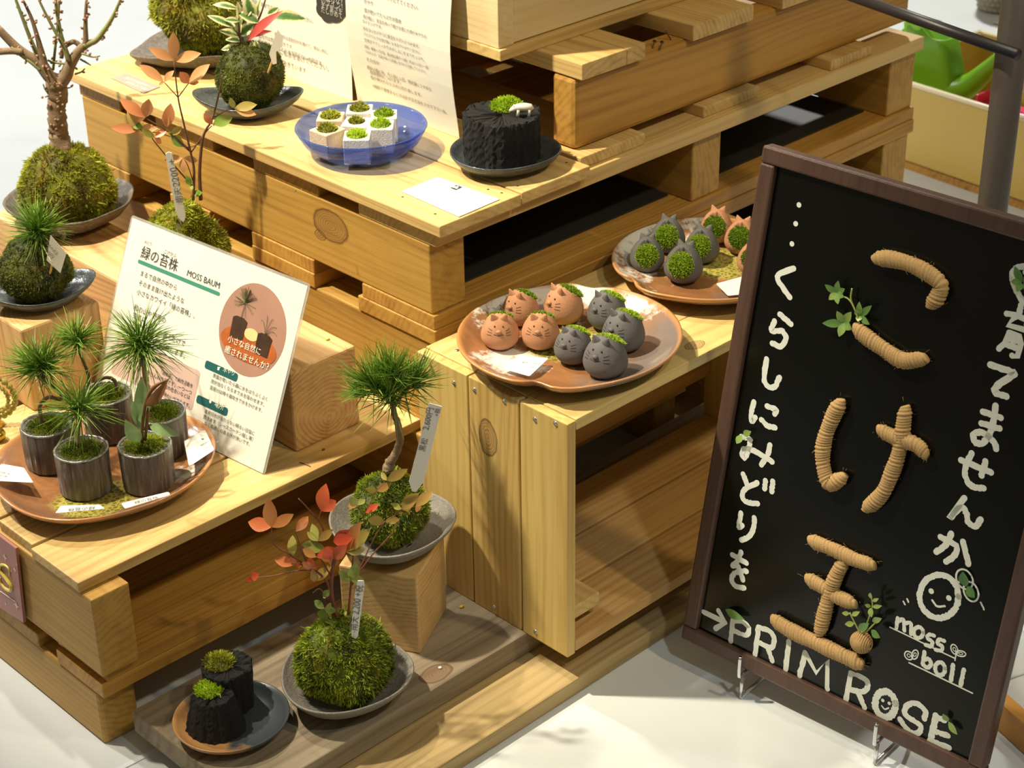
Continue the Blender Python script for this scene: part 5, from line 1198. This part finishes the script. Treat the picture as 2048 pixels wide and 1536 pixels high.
def lf(mb, S, a, b2, w, tint, e0=.004, e1=.008): A, B2 = bpx(*sxy(S, a), ON + e0), bpx(*sxy(S, b2), ON + e1); mb.leaf(A, B2, w * S[2] * px2m(A), BN, tint, .04, .15, 7, .45)
mb = MB()
for c_, tips, ww in (((955, 895), ((882, 845), (962, 822), (1000, 870), (960, 962), (905, 935), (995, 918)), 42), ((1090, 1030), ((1085, 945), (1158, 968), (1145, 1080), (1060, 990), (1075, 1062)), 42), ((1000, 1070), ((866, 1072), (952, 1000), (965, 1152), (1038, 1005), (1040, 1110)), 52)):
    for tp in tips: lf(mb, SA, c_, tp, ww, .35 + .4 * rk.random())
mb.build('ivy_leaf', LEAFA, t, smooth=True)
mb = MB()
for pts in ([(1085, 1075), (1055, 985), (1022, 932), (975, 912)], [(1052, 980), (1035, 930), (1042, 868)]): mb.tube(smoothpath([bpx(*sxy(SA, p), ON + .006) for p in pts]), .0009, 6)
mb.build('vine_stem', plain('green stem', (.30, .34, .08), .5), t, smooth=True); mb = MB()
for pts in ([(1225, 850), (1250, 780), (1272, 710), (1265, 650)], [(1210, 850), (1180, 790), (1155, 740)], [(1235, 845), (1290, 790)]): mb.tube(smoothpath([bpx(*sxy(SG, p), ON + .010) for p in pts]), .0008, 6)
mb.build('vine_stem', plain('green stem', (.30, .34, .08), .5), t, smooth=True)
mb = MB()
for c_, tp, ww, ti in (((1262, 668), (1262, 638), 24, .95), ((1272, 682), (1305, 668), 20, .9), ((1265, 708), (1232, 700), 24, .8), ((1272, 712), (1322, 705), 24, .85), ((1262, 715), (1268, 765), 34, .7), ((1155, 745), (1115, 742), 26, 1.), ((1165, 755), (1208, 735), 26, 1.), ((1180, 795), (1130, 800), 32, .9), ((1200, 830), (1255, 795), 44, .45), ((1270, 785), (1320, 770), 34, .7), ((1265, 830), (1312, 870), 44, .3)): lf(mb, SG, c_, tp, ww, ti, .011, .014)
mb.build('sprig_leaf', LEAFA, t, smooth=True)
mb = MB()
for S, c_, tp, ww, ti in ((SB, (1705, 1240), (1690, 1150), 66, .1), (SB, (1715, 1235), (1760, 1305), 62, .15), (SB, (398, 352), (365, 402), 44, .75), (SB, (405, 350), (452, 330), 44, .75), (SB, (300, 1372), (412, 1430), 58, .5), (SE, (1080, 940), (1010, 840), 90, .7), (SE, (1080, 940), (1195, 1110), 95, .7), (SF, (430, 430), (355, 265), 90, .25), (SF, (430, 430), (315, 425), 80, .4), (SF, (430, 440), (375, 530), 80, .4), (SF, (440, 430), (540, 380), 90, .4), (SF, (445, 440), (520, 520), 80, .5)):
    if S is not SF: mb = MB()
    lf(mb, S, c_, tp, ww, ti, .003, .006)
    if S is not SF: mb.build('loose_leaf', LEAFA, t, smooth=True); mb = MB()
mb.build('ivy_leaf', LEAFA, t, smooth=True)
# easel of chromed wire
CHR = metal('chromed wire', (.70, .71, .72), .15)
t = thing('wire_easel', a_ + BU * .15 - np.array([0, 0, zb]), 'chromed wire easel whose hooks hold the blackboard bottom', 'easel')
for x, y in ((1480, 1372), (1752, 1496)):
    f_ = bpx(x, y, .004); u_ = np.dot(f_ - a_, BU); q = bp_(u_, 0, 0); back = -np.array([BN[0], BN[1], 0]); back /= np.linalg.norm(back); r_ = .0021
    zl = q[2] - .0028
    P = smoothpath([q - back * .010 + UP * .022, q - back * .0105 + UP * .004, q - back * .0085 - UP * .0035, q + back * .004 - UP * .003, q + back * .022 - UP * .001, q + back * .045 - UP * .006, np.r_[(q + back * .07)[:2], r_]], 6)
    MB().tube(P, r_, 10).build('hook_wire', CHR, t, smooth=True)
    MB().tube([np.r_[(q - back * .006)[:2], r_ + .0], np.r_[(q + back * .12)[:2], r_ + .0]], r_, 10).build('foot_wire', CHR, t, smooth=True)
    MB().tube([q - back * .004 - UP * .0045, np.r_[(q - back * .005)[:2], r_]], r_, 10).build('front_leg_wire', CHR, t, smooth=True)
    top = bp_(u_, BH * .62, -.0195); MB().tube([q + back * .023 - UP * .0, top], r_, 10).build('back_wire', CHR, t, smooth=True)
    MB().tube([top, np.r_[(q + back * .165)[:2], r_]], r_, 10).build('strut_wire', CHR, t, smooth=True)
# ---------------------------------------------------------------- right background: rack, bin with watering can, bench
RK = plain('grey brown steel tube', (.085, .072, .062), .45, .15, 200.)
RD = plain('black rail', (.022, .02, .025), .4, .1)
pb = at_y(2011, 200, .937); t = thing('display_rack', (pb[0], pb[1], 0), 'dark metal rack post with black rail at the right', 'rack')
pr = 31 * px2m(pb)
MB().tube([(pb[0], pb[1], 0.0), (pb[0], pb[1], .9)], pr, 24).build('post', RK, t, smooth=True)
r0, r1 = at(1720, -2, .6), at(1990, 93.5, .6); dr = (r0 - r1) / np.linalg.norm(r0 - r1)
pz = r1 + dr * .0; MB().tube([pz - dr * .03, r0 + dr * .05], 12 * px2m(r1), 16).build('rail', RD, t, smooth=True)
MB().tube([at(1998, 68, .6) + UP * .01, at(1985, 66, .6) + UP * .0105], .0015, 8).build('rail_clip', metal('bright clip', (.7, .7, .68), .3), t)
BIN = plain('cream plastic', (.60, .43, .10), .35, .04)
bb0 = at(1838, 330, .018); bb1 = at(1985, 381, .018); bd = bb1 - bb0; bd /= np.linalg.norm(bd); bk = np.array([-bd[1], bd[0], 0])
o0 = bb0 - bd * .10; Wb = .42
hz = at_y(1838, 180, bb0[1])[2]
Db = float(np.dot(at(1850, 36, hz) - bb0, bk))
t = thing('plinth', o0 + bd * Wb / 2, 'dark wooden plinth under the cream plastic bin at right', 'plinth')
MB().obox(np.r_[o0[:2], 0] + bk * .006, bd * Wb, bk * Db, UP * .018).build('plinth_board', WO, t)
t = thing('plastic_bin', o0 + bd * Wb / 2, 'cream plastic bin with a rolled rim at right behind the rack', 'bin')
mb = MB(); th_ = .006
P = [o0, o0 + bd * Wb, o0 + bd * Wb + bk * Db, o0 + bk * Db]; ctr = sum(P) / 4
ins = lambda p, k: ctr + (p - ctr) * k
lev = [(1., 0), (1.05, hz - .018 - .008), (1.065, hz - .018 - .003), (1.06, hz - .018), (1.02, hz - .018), (.97, .006)]
V = [ins(p, k) + UP * z_ for k, z_ in lev for p in P]
mb.add(V, [(i * 4 + j, i * 4 + (j + 1) % 4, i * 4 + 4 + (j + 1) % 4, i * 4 + 4 + j) for i in range(5) for j in range(4)] + [(3, 2, 1, 0), (20, 21, 22, 23)]); mb.build('bin_body', BIN, t, bevel=.002)
mb = MB(); q_ = [ins(p, 1.055) + UP * (hz - .018) for p in P]
for i in range(4): mb.tube([q_[i], q_[(i + 1) % 4]], .0045, 8)
mb.build('rim', plain('pale cream rim', (.78, .70, .48), .3, .04), t, smooth=True)
# watering can
GRN = plain('lime plastic', (.17, .42, .012), .35, .05)
inn = bk * .075
wc = at_pl(1868, 178, bb0 + inn, bk); wc[2] = .03
t = thing('watering_can', wc, 'lime green plastic watering can standing in the cream bin', 'watering can')
zpx = lambda x, y: at_pl(x, y, bb0 + inn, bk)
Cn = [zpx(1868, y) for y in (215, 175, 120, 60)]
mb = MB(); lv = []
for y, xl, xr in ((240, 1815, 1925), (190, 1822, 1923), (130, 1822, 1918), (62, 1818, 1906)):
    pL, pR = zpx(xl, y), zpx(xr, y); m_ = (pL + pR) / 2; hw = np.linalg.norm(pR - pL) / 2; hd = .026
    lv.append([m_ + bd * hw * np.sign(math.cos(a)) * abs(math.cos(a)) ** .45 + bk * hd * np.sign(math.sin(a)) * abs(math.sin(a)) ** .45 for a in np.arange(28) * 2 * PI / 28])
lv[-1] = [p + UP * .012 * (1 if np.dot(p - Cn[-1], bd) < 0 else -.2) for p in lv[-1]]
lv.append([(p - sum(lv[-1]) / 28) * .93 + sum(lv[-1]) / 28 for p in lv[-1]]); lv.append([(p - sum(lv[-1]) / 28) * .95 + sum(lv[-1]) / 28 - UP * .07 for p in lv[-1]])
mb.add(np.concatenate(lv), [(i * 28 + j, i * 28 + (j + 1) % 28, (i + 1) * 28 + (j + 1) % 28, (i + 1) * 28 + j) for i in range(5) for j in range(28)] + [tuple(range(28))[::-1], tuple(140 + j for j in range(28))])
mb.build('can_body', GRN, t, smooth=True)
S = smoothpath([zpx(1880, 180), zpx(1932, 174), zpx(1975, 140), zpx(2006, 108), zpx(2026, 88)], 6)
MB().tube(S, np.interp(np.linspace(0, 1, len(S)), [0, .3, .8, 1], [.030, .019, .0085, .007]), 16).build('spout', GRN, t, smooth=True)
S = smoothpath([zpx(1822, 150) - bd * .002, zpx(1808, 90) - bd * .012, zpx(1820, 55)], 6); MB().tube(S, .007, 10).build('handle', GRN, t, smooth=True)
p = at(1960, 222, hz - .01) + bk * .035; t = thing('scoop', p, 'pink plastic scoop lying in the cream bin', 'scoop')
mb = MB(); pk = plain('pink plastic', (.72, .04, .12), .35, .05)
mb.obox(p - bd * .035 - UP * .012, bd * .09, bk * .05, UP * .004); mb.obox(p - bd * .035 - UP * .012, bd * .004, bk * .05, UP * .022); mb.build('scoop_tray', pk, t, bevel=.001)
mb = MB(); mb.obox(p + bd * .03 - UP * .006, bd * .06, bk * .012, UP * .006); mb.build('scoop_handle', pk, t, bevel=.002)
p = at(1980, 182, hz + .01) + bk * .10
mb = MB(); mb.lathe([(.001, -.02), (.03, -.018), (.034, 0), (.03, .014), (.012, .02), (.001, .019)], p, 24, lobes((3, .12, .5), (5, .08, 1.), (9, .05, 0))); tag(mb.build('plastic_bag', plain('white crumpled plastic', (.86, .85, .80), .4, .08, 50., .6), smooth=True, origin=p), 'crumpled white plastic bundle in the cream bin', 'bag')
pc2 = at(1990, 3, .22) + np.array([.25, .2, 0]); pc2[2] = 0
q = at(1992, 19, 0.); t = thing('wicker_basket', (q[0], q[1], .0), 'grey woven basket at the top right corner of the photo', 'basket')
mb = MB()
for k in range(14): mb.lathe([(.036 + .003 * k, .002 + .0125 * k), (.041 + .003 * k, .0085 + .0125 * k), (.036 + .003 * k, .015 + .0125 * k)], (q[0], q[1], 0), 48, lambda a, kk, k=k: 1 + .02 * np.cos(24 * a + PI * (k % 2)))
mb.build('basket_body', plain('grey wicker', (.34, .30, .22), .8, .3, 200.), t)
# bench foot and clear case at lower right
f0_, f1_ = at(1986, 1400, 0.03), at(2060, 1466, 0.03); dd_ = f1_ - f0_; dd_ /= np.linalg.norm(dd_); sd_ = np.array([dd_[1], -dd_[0], 0]); sd_ = sd_ if sd_[0] > 0 else -sd_
mb = MB(); q = np.r_[(f0_ - dd_ * .05)[:2], 0]; mb.obox(q, dd_ * .35, sd_ * .016, UP * .034)
tag(mb.build('wooden_rail', wood('orange pine', (.62, .30, .06), (.44, .19, .03), 1), bevel=.002, origin=q), 'orange wooden rail on the floor behind the blackboard, lower right', 'rail')
CLR = NB('clear acrylic'); CLR = CLR.done((.9, .92, .9), .05, Transmission_Weight=.9, IOR=1.2, Alpha=.35)
q = np.r_[(f0_ - dd_ * .05 + sd_ * .03)[:2], 0]; t = thing('acrylic_case', q, 'clear acrylic case behind the orange rail at lower right', 'case')
for o_, a1, a2 in ((q, dd_ * .25, sd_ * .003), (q + sd_ * .12, dd_ * .25, sd_ * .003), (q + sd_ * .0035, dd_ * .003, sd_ * .116)): MB().obox(o_, a1, a2, UP * .10).build('case_panel', CLR, t)
# ---------------------------------------------------------------- scraps
for q, z_, r_, m_, nm, lb in (((655, 678), ZW, (.0026, .002, .0012), plain('lime scrap', (.50, .52, .06), .5), 'leaf_scrap', 'yellow green scrap lying on the timber beam'),
                              ((923, 1213), ZP1, (.003, .0022, .0012), plain('yellow scrap', (.60, .42, .05), .5), 'leaf_scrap', 'yellow scrap on the grey plank beside the crate'),
                              ((647, 899), ZA, (.002, .0012, .0009), plain('dark scrap', (.10, .05, .05), .6), 'seed_scrap', 'dark seed scrap on the lower step in front of the beam'),
                              ((880, 1335), ZP1, (.002, .002, .001), PAPER, 'paper_scrap', 'white paper speck on the grey plank by the knot')):
    p = at(*q, z_ + r_[2] * .9); mb = MB(); mb.ball(p, r_, 10); tag(mb.build(nm, m_, smooth=True, origin=p), lb, 'scrap')
p = at(600, 925, ZA + .0006); q = at(621, 933, ZA + .0006); mb = MB(); mb.tube([p, (p + q) / 2 + UP * .001, q], .0006, 5); tag(mb.build('twig_scrap', TWIG, origin=p), 'thin dry twig lying on the lower step by the card', 'scrap')
for o in list(bpy.data.objects):
    if '_w' in o: del o['_w']
